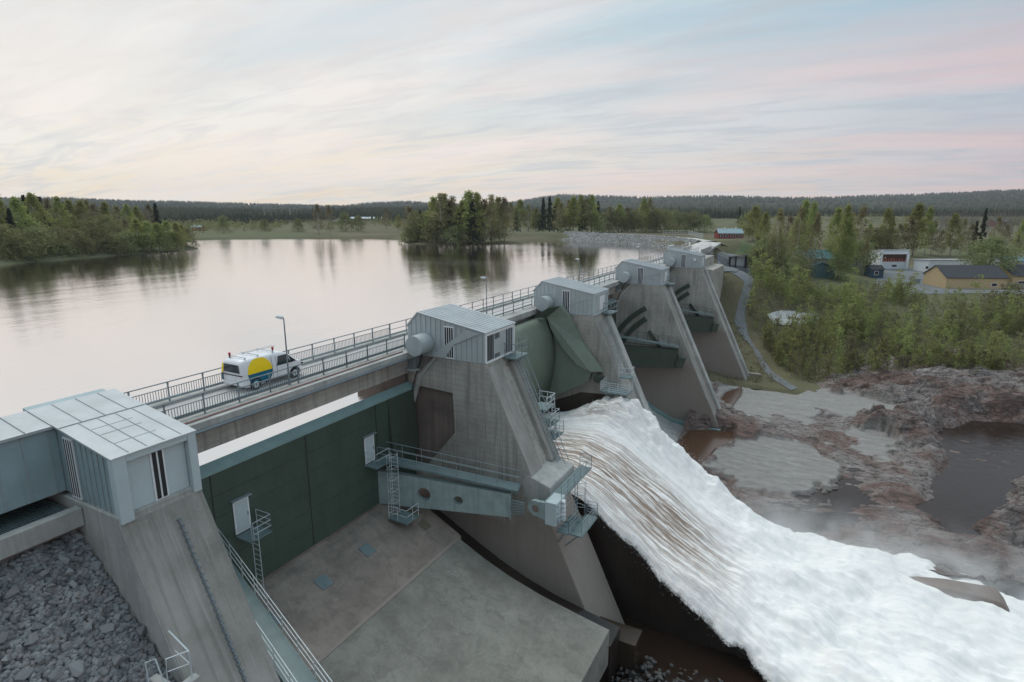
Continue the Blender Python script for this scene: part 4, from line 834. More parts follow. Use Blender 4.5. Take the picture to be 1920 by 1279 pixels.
Z_ = Zt+Am*((n_big-.42)*2.2+(n_f-.5)*.12+(fbm(X_/6, (Y_+X_*.25)/1.3, 4)-.5)*.8)+(n_s-.5)*.55*np.clip(1-Am, 0, 1)
# spray thrown up against the second pier, tapering edges
dy = (Y_-55.6); plume = np.exp(-((X_+18.0)/3.4)**2-(dy/2.3)**2)*2.6+np.exp(-((X_+13.2)/3.)**2-((Y_-56.8)/2.2)**2)*2.2+np.exp(-((X_+8)/3.)**2-((Y_-57.4)/1.8)**2)*1.4
Z_ += plume*(.55+.9*fbm(X_/1.2, Y_/1.0, 4))
ed = np.minimum(T_, 1-T_); kx = np.clip((X_+11)/9, 0, 1); drop = np.clip(1-ed/(.05+.06*kx), 0, 1)**1.6; Z_ -= drop*(.5+1.3*kx)
Z_ = np.maximum(Z_, -22.2)
brown = np.clip(1-np.abs(T_-.34)/.36, 0, 1)**.6*np.clip((X_+27)/4, 0, 1)*np.clip(1-(X_+9.5+3*(T_-.5))/7, 0, 1)
brown += np.clip(1-np.abs(T_-.85)/.12, 0, 1)*np.exp(-((X_+19.5)/3.)**2)*.8
brown = np.clip(brown*1.25, 0, 1)
o = np_mesh('rushing_water', np.stack([X_, Y_, Z_], -1).reshape(-1, 3), grid_faces(*X_.shape), M['foam'], smooth=True); tag(o, kind='structure')
at_a = o.data.attributes.new('brown', 'FLOAT', 'POINT'); at_a.data.foreach_set('value', brown.ravel().astype(np.float32))
fl = np.stack([X_, T_*17, np.zeros_like(X_)], -1).reshape(-1, 3).astype(np.float32); at_c = o.data.attributes.new('edge', 'FLOAT', 'POINT'); at_c.data.foreach_set('value', np.clip(ed/.075+np.where(X_ < -15, .6, 0)+np.where(T_ < .5, .35, 0)*np.clip((14-X_)/6, 0, 1), 0, 1).ravel().astype(np.float32)); at_b = o.data.attributes.new('flow', 'FLOAT_VECTOR', 'POINT'); at_b.data.foreach_set('vector', fl.ravel())
# side of the chute under the jet
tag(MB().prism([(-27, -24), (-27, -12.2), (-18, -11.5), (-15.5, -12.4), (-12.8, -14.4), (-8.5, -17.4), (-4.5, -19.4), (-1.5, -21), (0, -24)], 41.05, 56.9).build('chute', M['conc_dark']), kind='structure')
# droplets
def droplets(n, smin, smax):
    P_ = []
    while len(P_) < n:
        i = rng.integers(60, X_.shape[0]-1, 4000); side = rng.random(4000) < .5; e = np.abs(rng.normal(0, .02, 4000)); j = np.clip(np.where(side, e, 1-e), 0, 1)*(ts.size-1); j = j.astype(int)
        lift = np.abs(rng.normal(0, .35, 4000))*np.interp(X_[i, j], [-20, -10, 0, 50], [.5, 1, 1.3, 1]); q = np.stack([X_[i, j]+rng.normal(0, .3, 4000), Y_[i, j]+rng.normal(0, .35, 4000)+np.where(side, -.15, .25), Z_[i, j]+lift], 1)
        P_ += list(q)
        i = rng.integers(20, X_.shape[0]-1, 2500); j = rng.integers(0, ts.size, 2500); lift = np.abs(rng.normal(0, .22, 2500)); k_ = plume[i, j] > .5
        P_ += list(np.stack([X_[i, j]+rng.normal(0, .2, 2500), Y_[i, j], Z_[i, j]+lift+plume[i, j]*.25*rng.random(2500)], 1)[k_])
    P_ = np.array(P_[:n]); s = rng.uniform(smin, smax, n)[:, None]; T = np.array([(1, 1, 1), (1, -1, -1), (-1, 1, -1), (-1, -1, 1)])*.5
    V = (P_[:, None, :]+T[None]*s[:, None]).reshape(-1, 3); Fq = (np.arange(n)[:, None, None]*4+np.array([(0, 1, 2), (0, 3, 1), (0, 2, 3), (1, 3, 2)])[None]).reshape(-1, 3); return V, Fq
V, Fq = droplets(9000, .012, .035); tag(np_mesh('spray', V, Fq, flat('spray_drop', (.85, .87, .87), .7)), 'fine white spray along the edges of the rushing water', 'spray', kind='stuff')
# wedge wall in the foam
gw = MB(); GP = [(7.5, 55.2, 55.5, -20.5), (9.5, 54.8, 55.8, -20.0), (11.5, 54.5, 56.0, -19.7), (13.4, 54.3, 56.15, -19.55), (14.9, 54.15, 56.2, -19.5), (15.5, 54.3, 56.0, -20.1), (15.9, 54.4, 55.9, -22.3)]
vs = [q for (x, a_, b_, z) in GP for q in ((x, a_-.25, -22.5), (x, a_, z+random.uniform(-.08, .05)), (x, b_, z+random.uniform(-.08, .05)), (x, b_+.25, -22.5))]
gw.add(vs, [(i*4+j, i*4+j+1, i*4+j+5, i*4+j+4) for i in range(6) for j in range(3)]+[(0, 1, 2, 3), (24, 25, 26, 27)])
tag(gw.build('guide_wall', M['conc_brown'], bevel=.06), 'brown concrete guide wall sticking out of the white foam', 'wall')
V_ = [(random.uniform(-10.3, 6), random.uniform(14, 38)) for _ in range(4200)]
V_ = [(x, y, -22.2+(2.4*max(0, 1-abs(x+8)/6)*max(0, 1-abs(y-28)/9)+random.uniform(0, .5))) for x, y in V_]
rock_cloud('toe_riprap', V_, [random.uniform(.22, .6) for _ in V_], M['toe'], label='dark wet broken rock below the apron lip', cat='riprap')
tag(MB().box(-12.5, -9.2, 35.6, 37.4, -23, -19.4).build('pier_footing', M['wet']), 'dark wet footing block beside the nearest pier toe', 'footing')

mist = MB().box(-12, 52, 33, 71, -21.6, -16.2).build('mist', None); mm = bpy.data.materials.new('mist'); mm.use_nodes = True; nt = mm.node_tree; nt.nodes.remove(nt.nodes['Principled BSDF']); N = NT(nt)
pv = N.n('ShaderNodeVolumePrincipled'); pv.inputs['Color'].default_value = (.97, .98, .98, 1); p = N.pos(); n1 = N.noise(p, .22, 4, .6, .5); sx = N.n('ShaderNodeSeparateXYZ'); N.l(p, sx.inputs[0])
def mr(v, a, b_, c_, d_): x = N.n('ShaderNodeMapRange', _interpolation_type='SMOOTHSTEP'); N.l(v, x.inputs[0]); x.inputs[1].default_value = a; x.inputs[2].default_value = b_; x.inputs[3].default_value = c_; x.inputs[4].default_value = d_; return x.outputs[0]
hgt = mr(sx.outputs[2], -20.4, -17.0, 1, 0); yy = N.math('MULTIPLY', mr(sx.outputs[1], 61, 67, 1, 0), mr(sx.outputs[1], 44, 52, 0, 1)); xx = mr(sx.outputs[0], -12, -2, 0, 1)
dd = N.math('MULTIPLY', N.math('MULTIPLY', hgt, yy), N.math('MULTIPLY', xx, N.ramp(n1, [(.40, 0.), (.58, 1.)]))); N.l(N.math('MULTIPLY', dd, .17), pv.inputs['Density']); N.l(pv.outputs[0], nt.nodes['Material Output'].inputs['Volume']); mist.data.materials.append(mm); tag(mist, 'white mist drifting over the foaming water', 'mist', kind='stuff')
# ------------------------------------------------------------------ plants
M['leaf_birch'] = leafmat('birch_leaves', (.23, .27, .085), (.34, .36, .12), (.29, .28, .12))
M['leaf_bush'] = leafmat('willow_leaves', (.18, .205, .09), (.26, .28, .12), (.22, .21, .12))
M['leaf_olive'] = leafmat('budding_leaves', (.21, .20, .10), (.28, .26, .14), (.23, .18, .11))
M['leaf_spruce'] = leafmat('spruce_needles', (.03, .042, .03), (.06, .075, .05), (.06, .052, .04))
M['leaf_sap'] = leafmat('sapling_leaves', (.22, .26, .085), (.34, .37, .13), (.29, .28, .13))
M['leaf_sap2'] = leafmat('brown_green_leaves', (.15, .135, .08), (.20, .20, .10), (.18, .14, .095))
M['bark_w'] = flat('birch_bark', (.42, .40, .36), .9); M['bark'] = flat('brown_bark', (.09, .075, .06), .9)
def cards(C, n_per, spread, size, r_):
    P_ = np.repeat(C, n_per, 0)+r_.normal(0, 1, (len(C)*n_per, 3))*np.repeat(spread, n_per, 0)[:, None]*np.array([1, 1, .8])
    n = len(P_); a = r_.normal(0, 1, (n, 3)); a /= np.linalg.norm(a, axis=1)[:, None]; b = np.cross(a, r_.normal(0, 1, (n, 3))); b /= np.linalg.norm(b, axis=1)[:, None]
    s = (size*r_.uniform(.6, 1.4, n))[:, None]; V = np.stack([P_-a*s, P_-b*s*.6, P_+a*s, P_+b*s*.6], 1).reshape(-1, 3)
    return V, np.arange(n*4).reshape(-1, 4)
def crown_centres(kind, h, rad, n, r_):
    C = []; S = []
    base = {'birch': .16, 'bush': .05, 'spruce': .06, 'round': .25}[kind]
    for k in range(n):
        t = r_.random()**.9; z = h*(base+(1-base)*t*.97)
        if kind == 'birch': rr_ = rad*(math.sin(math.pi*min(1, .14+t*.88))**.75)*(1.1-.62*t)
        elif kind == 'spruce': rr_ = rad*(1-t)**.9*(.75+.35*math.sin(t*34))
        elif kind == 'round': rr_ = rad*math.sqrt(max(.02, 1-(2*t-.9)**2))
        else: rr_ = rad*math.sqrt(max(.05, 1-t**2.2))
        a = r_.random()*6.283; q = rr_*(.25+.75*r_.random()**.5)*(1+.25*math.sin(3*a+5*t))
        C.append((q*math.cos(a), q*math.sin(a), z)); S.append(rad*(.18 if kind != 'spruce' else .10)*(1-.35*t))
    return np.array(C), np.array(S)
def trunk_mesh(h, r0, kind, C, r_, lean=.02):
    mb = MB(); pts = [(lean*h*math.sin(k*.8)*.5, lean*h*math.cos(k*1.1)*.5, h*k/7*.97) for k in range(8)]; mb.tube(pts, [max(.012, r0*(1-k/7.6)) for k in range(8)], 6)
    for k in range(0, len(C), max(1, len(C)//16)):
        c = C[k]; z0 = max(.1*h, c[2]-.35*math.hypot(c[0], c[1])-.04*h); t = z0/h; mb.tube([(0, 0, z0), (c[0]*.5, c[1]*.5, (z0+c[2])/2+.02*h), tuple(c)], [r0*.35*(1-t)+.01, r0*.2*(1-t)+.01, .008], 4, cap=False)
    return mb
def make_proto(kind, h, rad, nC, nP, size, leaf, bark, seed, r0=None):
    r_ = np.random.default_rng(seed); C, S = crown_centres(kind, h, rad, nC, r_); V, Fq = cards(C, nP, S, size, r_)
    t = bpy.data.objects.new('tree', None); col.objects.link(t)
    np_mesh('crown', V, Fq, leaf, t); mb = trunk_mesh(h, r0 or h*.012, kind, C, r_); mb.build('trunk', bark, t, local=True, smooth=True); t['h'] = h; return t
PR = {'birch': [make_proto('birch', 10, 2.1, 150, 20, .15, M['leaf_birch'], M['bark_w'], s) for s in (1, 2, 3, 4)],
      'birchb': [make_proto('birch', 10, 2.1, 110, 16, .14, M['leaf_olive'], M['bark_w'], s) for s in (5, 6, 7)],
      'bush': [make_proto('bush', 6, 3.0, 130, 20, .16, M['leaf_bush'], M['bark'], s, .07) for s in (8, 9, 10)],
      'round': [make_proto('round', 8, 3.6, 170, 28, .16, M['leaf_bush'], M['bark'], s, .16) for s in (11, 12)],
      'spruce': [make_proto('spruce', 12, 2.1, 190, 24, .17, M['leaf_spruce'], M['bark'], s) for s in (13, 14)]}
KN = {'birch': 'birch_tree', 'birchb': 'birch_tree', 'bush': 'willow_bush', 'round': 'leafy_tree', 'spruce': 'spruce_tree'}
used = set()
def plant(kind, u, vb, vt, label, group, wd=1., z=None, k=None):
    p = at(u, vb, z) if z is not None else gat(u, vb)
    d = proj(*p)[2]; hgt = (vb-vt)/F*d/cp*.985; pr = PR[kind]; k = (int(u*7+vb*3) if k is None else k) % len(pr); src = pr[k]
    t = copy_tree(src); t.name = KN[kind]; t.location = p-Vector((0, 0, .1)); s = hgt/src['h']; t.scale = (s*wd, s*wd, s); t.rotation_euler = (0, 0, (u*1.7) % 6.28)
    if 'h' in t: del t['h']
    tag(t, label, 'bush' if kind == 'bush' else 'tree', group); return t
# left spit and bank
G1 = 'trees and bushes of the left shore'
for i, (u, vb, vt, k, w_) in enumerate([(10,470,365,'birch',1.1),(45,468,372,'birch',1.2),(30,470,392,'spruce',1.1),(75,462,365,'birch',1.2),(100,455,374,'birchb',1.1),(120,455,372,'birch',1.2),(60,462,368,'spruce',1),(88,460,371,'spruce',1.1),(140,452,376,'birch',1.2),(160,452,378,'birch',1.3),(185,452,382,'birchb',1.2),(205,448,380,'birch',1.2),(225,448,386,'birchb',1.3),(245,448,384,'birch',1.1),(262,446,388,'birch',1.2),(285,444,384,'birchb',1.2),(298,444,382,'spruce',1.1),(172,448,376,'birchb',1.3),(130,452,380,'spruce',1.2),(0,470,380,'spruce',1.3)]):
    plant(k, u, vb, vt, {'birch': 'leafy birch in the tall wood on the left shore', 'birchb': 'thin brownish birch in the tall wood on the left shore', 'spruce': 'dark spruce in the tall wood on the left shore'}[k], G1, w_)
for i, (u, vb, vt, k, w_) in enumerate([(10,488,420,'bush',1.2),(40,487,446,'bush',1.3),(75,483,425,'bush',1.3),(105,481,448,'bush',1.3),(140,479,430,'bush',1.2),(165,477,446,'bush',1.3),(185,474,415,'bush',1.1),(215,474,440,'bush',1.2),(240,472,432,'bush',1.1),(262,470,409,'birch',1.4),(282,470,414,'birch',1.5),(300,469,416,'birch',1.5),(318,468,413,'birch',1.5),(335,467,416,'birch',1.4),(344,464,420,'birch',1.4),(228,473,442,'bush',1.2),(120,481,452,'bush',1.2),(60,486,455,'bush',1.2),(195,474,450,'bush',1.2),(252,470,436,'bush',1.2),(272,470,440,'bush',1.2),(308,469,438,'bush',1.2),(328,467,440,'bush',1.2),(25,488,456,'bush',1.2),(92,482,455,'bush',1.2),(150,478,452,'bush',1.2),(352,462,425,'bush',1.),(205,462,405,'bush',1.1),(178,460,408,'round',1.0),(70,470,420,'bush',1.3),(110,468,425,'bush',1.3),(20,475,425,'bush',1.3),(240,462,410,'birchb',1.3)]):
    plant(k, u, vb+4, vt+2, {'birch': 'fresh green young birch at the tip of the left spit', 'bush': 'grey-green willow bush on the waterline of the left shore', 'round': 'round grey-green tree behind the waterline bushes of the left shore', 'birchb': 'brownish birch just behind the waterline bushes of the left spit'}[k], G1, w_, z=-3.55)
# far bank singles
for (u, vb, vt, k, w_, lab) in [(420,437,405,'bush',.8,'bare rounded bush alone in the far field left of centre'),(497,435,412,'bush',1,'small round bush in the far field, left of the barn'),(560,434,411,'bush',1,'small round bush in the far field by the shore'),(598,440,384,'birchb',1.,'left tree of the thin pair on the far bank'),(619,441,386,'birchb',1.,'right tree of the thin pair on the far bank'),(648,434,400,'bush',.9,'bare dark bush on the far bank left of the long barn'),(672,434,405,'bush',.9,'small bare bush just left of the long barn'),(725,430,390,'birchb',1,'single thin birch just right of the long barn'),(748,432,403,'birch',1.3,'small fresh birch at the left end of the central wood')]:
    plant(k, u, vb, vt, lab, None, w_)
# the wooded point in the middle
G2 = 'trees of the wooded point'
for i, (u, vb, vt, k, w_) in enumerate([(768,455,388,'birchb',1.3),(785,456,398,'bush',.9),(780,457,425,'bush',1.3),(800,457,400,'bush',1.),(815,458,372,'birch',1.3),(835,458,366,'birch',1.1),(828,459,365,'birchb',1.2),(850,458,370,'birchb',1.2),(862,459,392,'spruce',1.2),(880,459,361,'birch',1.3),(895,459,364,'birch',1.2),(910,459,375,'birchb',1.2),(886,460,380,'spruce',1.3),(905,458,385,'spruce',1.1),(922,458,367,'birchb',1.1),(935,457,372,'birch',1.1),(945,457,372,'birchb',1.2),(790,457,395,'spruce',1),(845,458,380,'spruce',1.3),(820,459,415,'bush',1.2),(850,460,425,'bush',1.2),(875,460,430,'bush',1.2),(900,459,428,'bush',1.2),(930,458,430,'bush',1.1),(765,457,425,'bush',1),(812,457,390,'spruce',1.2),(868,459,378,'birch',1.2)]):
    plant(k, u, vb-1, vt, {'birch': 'tall leafy birch on the wooded point in mid-lake', 'birchb': 'tall thin brownish birch on the wooded point', 'spruce': 'dark spruce inside the wooded point', 'bush': 'low willow bush at the water edge of the wooded point'}[k], G2, w_, z=-3.55)
G3 = 'trees behind the lakeside embankment'
for i, (u, k, vt, w_) in enumerate([(958,'birchb',380,1.2),(975,'birch',376,1.3),(990,'birchb',385,1.3),(1005,'birch',392,1.3),(1018,'spruce',372,1.0),(1030,'spruce',369,.9),(1045,'birch',372,1.3),(1052,'birchb',380,1.4),(1066,'birchb',376,1.2),(1074,'birch',370,1.2),(1088,'birch',368,1.1),(1100,'birchb',370,1.2),(1108,'birch',368,1.2),(1120,'spruce',378,1.1),(1130,'bush',400,1.1),(1143,'birchb',388,1.3),(1160,'birch',384,1.5),(1175,'birchb',388,1.3),(1190,'bush',396,1),(1205,'birch',374,1.2),(1216,'birchb',373,1.2),(1230,'bush',392,1.1),(1245,'bush',394,1.1),(1262,'bush',396,1),(1283,'bush',400,1),(1300,'round',398,1),(1040,'spruce',385,1.2),(1092,'spruce',384,1.3),(1150,'bush',398,1.2),(1010,'bush',400,1.1),(1060,'bush',402,1.2),(1110,'bush',402,1.2),(1180,'bush',402,1.2),(1220,'bush',402,1.2),(968,'spruce',395,1.2),(1320,'bush',404,1.1)]):
    plant(k, u, 435-.0*(u % 3), vt, {'birch': 'leafy birch in the row behind the lakeside embankment', 'birchb': 'brownish thin birch in the row behind the lakeside embankment', 'spruce': 'dark spruce in the row behind the lakeside embankment', 'bush': 'rounded grey bush in the row behind the lakeside embankment', 'round': 'round olive tree left of the red house'}[k], G3, w_)
# right bank
for (u, vb, vt, k, w_, lab) in [(1385,420,388,'spruce',1,'single dark pointed spruce behind the red house'),(1412,452,388,'birch',1.6,'broad birch immediately right of the red house'),(1405,446,400,'bush',1.2,'bush against the right end of the red house')]:
    plant(k, u, vb, vt, lab, None, w_)
G4 = 'birches of the right bank'
for i, (u, vb, vt, k, w_) in enumerate([(1430,470,400,'birch',1.5),(1452,520,394,'birchb',1.1),(1455,512,430,'birch',1.),(1490,515,388,'birchb',1.),(1485,510,412,'birch',1.2),(1500,490,378,'birch',1.2),(1515,495,382,'birch',1.),(1522,515,402,'birchb',1.),(1560,500,392,'birch',1.2),(1575,520,388,'birch',1.),(1580,522,412,'birch',1.),(1605,505,388,'birchb',1.2),(1605,510,452,'bush',1.2),(1618,516,452,'birchb',1.2),(1655,478,392,'birch',1.3),(1665,476,405,'spruce',1),(1710,480,384,'birch',1.6),(1732,478,390,'birch',1.1),(1700,480,408,'birchb',1.3),(1780,480,402,'birch',1.5),(1800,480,410,'birchb',1.),(1640,478,430,'bush',1.5),(1760,482,430,'birchb',1.3),(1835,478,392,'spruce',.6),(1822,478,415,'spruce',.9),(1850,532,448,'round',1.2),(1900,500,440,'birchb',1.3),(1880,478,420,'birchb',1.3),(1475,478,405,'birchb',1.4),(1590,480,400,'birchb',1.3),(1625,478,420,'birch',1.4),(1680,478,420,'birchb',1.4),(1745,478,415,'birchb',1.3),(1815,480,420,'birchb',1.3),(1862,478,405,'birchb',1.2),(1440,500,440,'bush',1.2),(1455,525,478,'bush',1.2),(1570,523,480,'bush',1.2),(1500,518,480,'bush',1.2),(1910,482,410,'birch',1.3),(1345,520,498,'bush',1.2),(1405,500,480,'bush',.9),(1420,498,470,'bush',1.1),(1438,490,462,'bush',1.2)]):
    lab = {'birch': 'tall leafy birch in the row on the right bank', 'birchb': 'thin brownish birch in the row on the right bank', 'spruce': 'narrow dark spruce among the birches on the right bank', 'bush': 'low bush at the foot of the right bank birches', 'round': 'broad round tree in front of the yellow buildings'}[k]
    if u == 1345: lab = 'dark green bush against the far dam abutment'
    plant(k, u, vb, vt, lab, None if k == 'round' or u == 1345 else G4, w_*(.72 if k in ('birch', 'birchb') else 1))
for pr in PR.values():
    for t in pr:
        for ch in list(t.children): bpy.data.objects.remove(ch)
        bpy.data.objects.remove(t)
# thicket of young trees on the bank above the rocks
def sap_arrays(seed, h=3.2, n=18, m_=9):
    r_ = np.random.default_rng(seed); C = []; S = []
    for k in range(n):
        t = r_.random()**.8; a = r_.random()*6.28; q = .75*(1-t*.8)*r_.random()**.5; C.append((q*math.cos(a), q*math.sin(a), .25+t*h)); S.append(.28*(1-.5*t))
    V, Fq = cards(np.array(C), m_, np.array(S), .115, r_); return V, Fq
saps = [sap_arrays(s, 3.6, 20, 10) for s in range(6)]
thick_px = np.array([(1395,545),(1420,515),(1470,520),(1600,535),(1640,552),(1720,560),(1920,556),(2050,560),(2050,700),(1920,712),(1850,712),(1700,705),(1600,715),(1530,722),(1497,715),(1462,690),(1424,640),(1406,600)], float)
def in_poly(x, y, poly):
    return sdist(np.array([[x, y]]), poly)[0] < 0
clear = np.array([(1432,590),(1540,585),(1545,615),(1450,612)], float)
path_px = [(1490,735),(1470,700),(1432,660),(1400,620),(1385,585),(1395,555),(1408,530),(1405,512),(1390,500)]
cand = []
for k in range(9000):
    x = random.uniform(-30, 75); y = random.uniform(95, 190)
    cand.append((x, y))
zs = ground_np([c[0] for c in cand], [c[1] for c in cand]); good = []
UV = np.array([proj(x, y, z)[:2] for (x, y), z in zip(cand, zs)]); m1 = sdist(UV, thick_px) < 0; m2 = sdist(UV, clear) > 0; dens_n = fbm(np.array([c[0] for c in cand])/9, np.array([c[1] for c in cand])/9, 3)
for c_, z, a_, b_, q in zip(cand, zs, m1, m2, dens_n):
    if a_ and b_ and random.random() < .12+2.6*(q-.33): good.append((c_[0], c_[1], float(z)))
good.sort(key=lambda q: q[0]**2+q[1]**2)
sap_me = []
for k, (V, Fq) in enumerate(saps):
    stem = MB().tube([(0, 0, 0), (.05, 0, 1.6), (0, .05, 3.3)], [.03, .022, .008], 5)
    for q in range(5): stem.tube([(0, 0, .3+q*.5), (.35*math.cos(q*2.1), .35*math.sin(q*2.1), .9+q*.5)], [.012, .004], 4, cap=False)
    sv_, sf_ = np.array(stem.v), []
    for f in stem.f:
        if len(f) == 4: sf_.append(f)
    o = np_mesh('tmp', np.concatenate([V, sv_]), np.concatenate([Fq, np.array(sf_)+len(V)]), [M['leaf_sap'] if k % 3 else M['leaf_sap2'], M['bark']], mi=[0]*len(Fq)+[1]*len(sf_)); sap_me.append(o.data); bpy.data.objects.remove(o)
G5 = 'saplings of the thicket above the rocks'
for i, (x, y, z) in enumerate(good[:290]):
    k = i % 6; o = bpy.data.objects.new('sapling', sap_me[k]); col.objects.link(o); s = random.uniform(.5, 1.15)*(1+.7*(random.random() > .85)); o.location = (x, y, z-.1); o.scale = (s*1.05, s*1.05, s*1.12); o.rotation_euler = (0, 0, random.random()*6.28)
    tag(o, 'brownish young sapling at the front of the thicket above the rocks' if k % 3 == 0 else 'fresh green young sapling at the front of the thicket above the rocks', 'sapling', G5)
def merge_sap(sel, mat, name, label):
    Vs = []; Fs = []; off = 0
    for i, (x, y, z) in enumerate(sel):
        V, Fq = saps[random.randrange(6)]; V = V[:150*4]; Fq = Fq[:150]; s = random.uniform(.5, 1.1)*(1+.8*(random.random() > .85))*(.65+.9*float(fbm(np.array([x/7]), np.array([y/7]), 2)[0])); a = random.random()*6.28; ca, sa = math.cos(a)*s*1.2, math.sin(a)*s*1.2
        Vs.append(np.stack([V[:, 0]*ca-V[:, 1]*sa+x, V[:, 0]*sa+V[:, 1]*ca+y, V[:, 2]*s*1.1+z-.1], 1)); Fs.append(Fq+off); off += len(V)
    return tag(np_mesh(name, np.concatenate(Vs), np.concatenate(Fs), mat), label, 'thicket', kind='stuff')
rest = good[290:]; random.shuffle(rest); n3 = len(rest)//3
merge_sap(rest[n3:], M['leaf_sap'], 'thicket', 'dense green young trees filling the right bank behind the front saplings')
merge_sap(rest[:n3], M['leaf_sap2'], 'brown_thicket', 'brownish young growth mixed into the right bank thicket')
# low scrub and grass tufts
def tufts(name, n, fn, mat, h, label, kind_='stuff', cat='grass'):
    P_ = []
    while len(P_) < n:
        q = fn()
        if q is not None: P_.append(q)
    P_ = np.array(P_); r_ = np.random.default_rng(5); V, Fq = cards(P_+[0, 0, h*.4], 5, np.full(len(P_), h*.6), h*.35, r_)
    return tag(np_mesh(name, V, Fq, mat), label, cat, kind=kind_)
def pick_bank():
    u = random.uniform(1350, 1920); v = random.uniform(520, 722)
    p = at(u, v, -19.5)
    z = gz(p.x, p.y); q = proj(p.x, p.y, z)
    if in_poly(q[0], q[1], thick_px) or (1345 < q[0] < 1378 and 530 < q[1] < 640) or (abs(q[0]-(1398+max(0, q[1]-600)*.75)) > 22 and 1350 < q[0] < 1520 and 560 < q[1] < 718): return (p.x, p.y, z)
tufts('bank_grass', 3200, pick_bank, M['leaf_sap2'], .5, 'low scrub and grass under the thicket')
# far forest as one mass of conifers and field trees
def cone_forest(pts, hs, rs, name, mat, label):
    pts = np.array(pts); n = len(pts); K = 6; a = np.linspace(0, 2*math.pi, K, endpoint=False); V = []; 
    ring = np.stack([np.cos(a), np.sin(a), np.zeros(K)], 1); hs = np.array(hs)[:, None]; rs = np.array(rs)[:, None]
    blocks = []
    jit = rng.uniform(.7, 1.3, (n, K))
    low = pts[:, None, :]+ring[None]*(rs[:, :, None]*jit[:, :, None])+np.array([0, 0, 1])*hs[:, :, None]*.08; mid = pts[:, None, :]+ring[None]*(rs[:, :, None]*.55*jit[:, ::-1, None])+np.array([0, 0, 1])*hs[:, :, None]*.55
    top = pts[:, None, :]+np.array([0, 0, 1])*hs[:, :, None]
    V = np.concatenate([low, mid, top], 1).reshape(-1, 3); base = np.arange(n)[:, None]*(2*K+1); Fs = []
    for k in range(K):
        k2 = (k+1) % K; Fs += [base+np.array([[k, k2, K+k2]]), base+np.array([[k, K+k2, K+k]]), base+np.array([[K+k, K+k2, 2*K]])]
    return tag(np_mesh(name, V, np.concatenate(Fs), mat), label, 'forest', kind='stuff')
P_, Hs, Rs = [], [], []
def far_pts(n, d0, d1, a0, a1, hmin, hmax, dens_scale=.004, thr=.5, out=None):
    c = 0
    while c < n:
        m_ = 4000; a = az0+rng.uniform(a0, a1, m_); d = np.sqrt(rng.uniform(d0*d0, d1*d1, m_)); x = d*np.cos(a); y = d*np.sin(a); k = (fbm(x*dens_scale, y*dens_scale, 3) > thr) & (sdist(np.stack([x, y], 1), water_poly) > 25)
        x, y = x[k], y[k]; z = ground_np(x, y); h = rng.uniform(hmin, hmax, len(x)); out.append(np.stack([x, y, z, h], 1)); c += len(x)
acc = []; far_pts(16000, 700, 1600, -.8, .85, 8, 17, .004, .52, acc); A_ = np.concatenate(acc)
M['far_con'] = leafmat('far_conifers', (.045, .062, .048), (.09, .105, .07), (.10, .095, .065))
cone_forest(A_[:, :3], A_[:, 3], A_[:, 3]*.17, 'far_forest', M['far_con'], 'dark conifer woods across the far fields')
# woods on the hills
hp2 = []
for u in np.arange(-150, 2080, 1.6):
    for j in range(5):
        uu = u+random.uniform(-2, 2); f_ = random.random(); lvl = random.choice([0, 1, 2, 2, 3]) ; i = int((uu+400)/6); i = max(0, min(i, hp.shape[1]-2)); fr_ = (uu+400)/6-i; fr_ = min(max(fr_, 0), 1); t_ = random.random() if lvl < 3 else 0
        a = hp[lvl, i]*(1-fr_)+hp[lvl, i+1]*fr_; b_ = hp[lvl+1, i]*(1-fr_)+hp[lvl+1, i+1]*fr_; q = a*(1-t_)+b_*t_; hp2.append((q[0], q[1], q[2]-1, random.uniform(9, 17)*(1 if lvl < 2 else 1.2)))
hp2 = np.array(hp2); cone_forest(hp2[:, :3], hp2[:, 3], hp2[:, 3]*.3, 'hill_forest', M['far_con'], 'dark forest covering the low hills on the horizon')
acc = []; far_pts(1500, 330, 1200, -.8, .85, 4, 9, .006, .53, acc); A_ = np.concatenate(acc); r_ = np.random.default_rng(3)
k_ = sdist(np.array([proj(*q[:3])[:2] for q in A_]), np.array([(1325, 380), (1400, 380), (1400, 452), (1325, 452)], float)) > 0; A_ = A_[k_]
V, Fq = cards(A_[:, :3]+np.array([0, 0, .5])*A_[:, 3:4]*[0, 0, 1], 42, A_[:, 3]*.26, .6, r_); tag(np_mesh('field_trees', V, Fq, M['leaf_bush']), 'scattered leafy trees and hedges in the far fields', 'trees', kind='stuff')
# bare pale birch wood, far right
P_ = []
mb = MB()
for k in range(420):
    u = random.uniform(1745, 2000); p = gat(u, random.uniform(415, 440)); h = random.uniform(9, 15); mb.tube([tuple(p), (p.x+random.uniform(-.4, .4), p.y, p.z+h)], [.16, .04], 4, cap=False)
    P_.append((p.x, p.y, p.z+h*.65))
tag(mb.build('bare_wood', flat('pale_twigs', (.20, .18, .165), 1)), 'pale leafless birch wood on the far right', 'forest', kind='stuff')
V, Fq = cards(np.array(P_), 60, np.full(len(P_), 1.9), .16, r_); tag(np_mesh('bare_twigs', V, Fq, leafmat('twig_haze', (.12, .11, .10), (.17, .155, .14), (.12, .12, .07))), 'fine bare twigs of the leafless wood on the far right', 'twigs', kind='stuff')
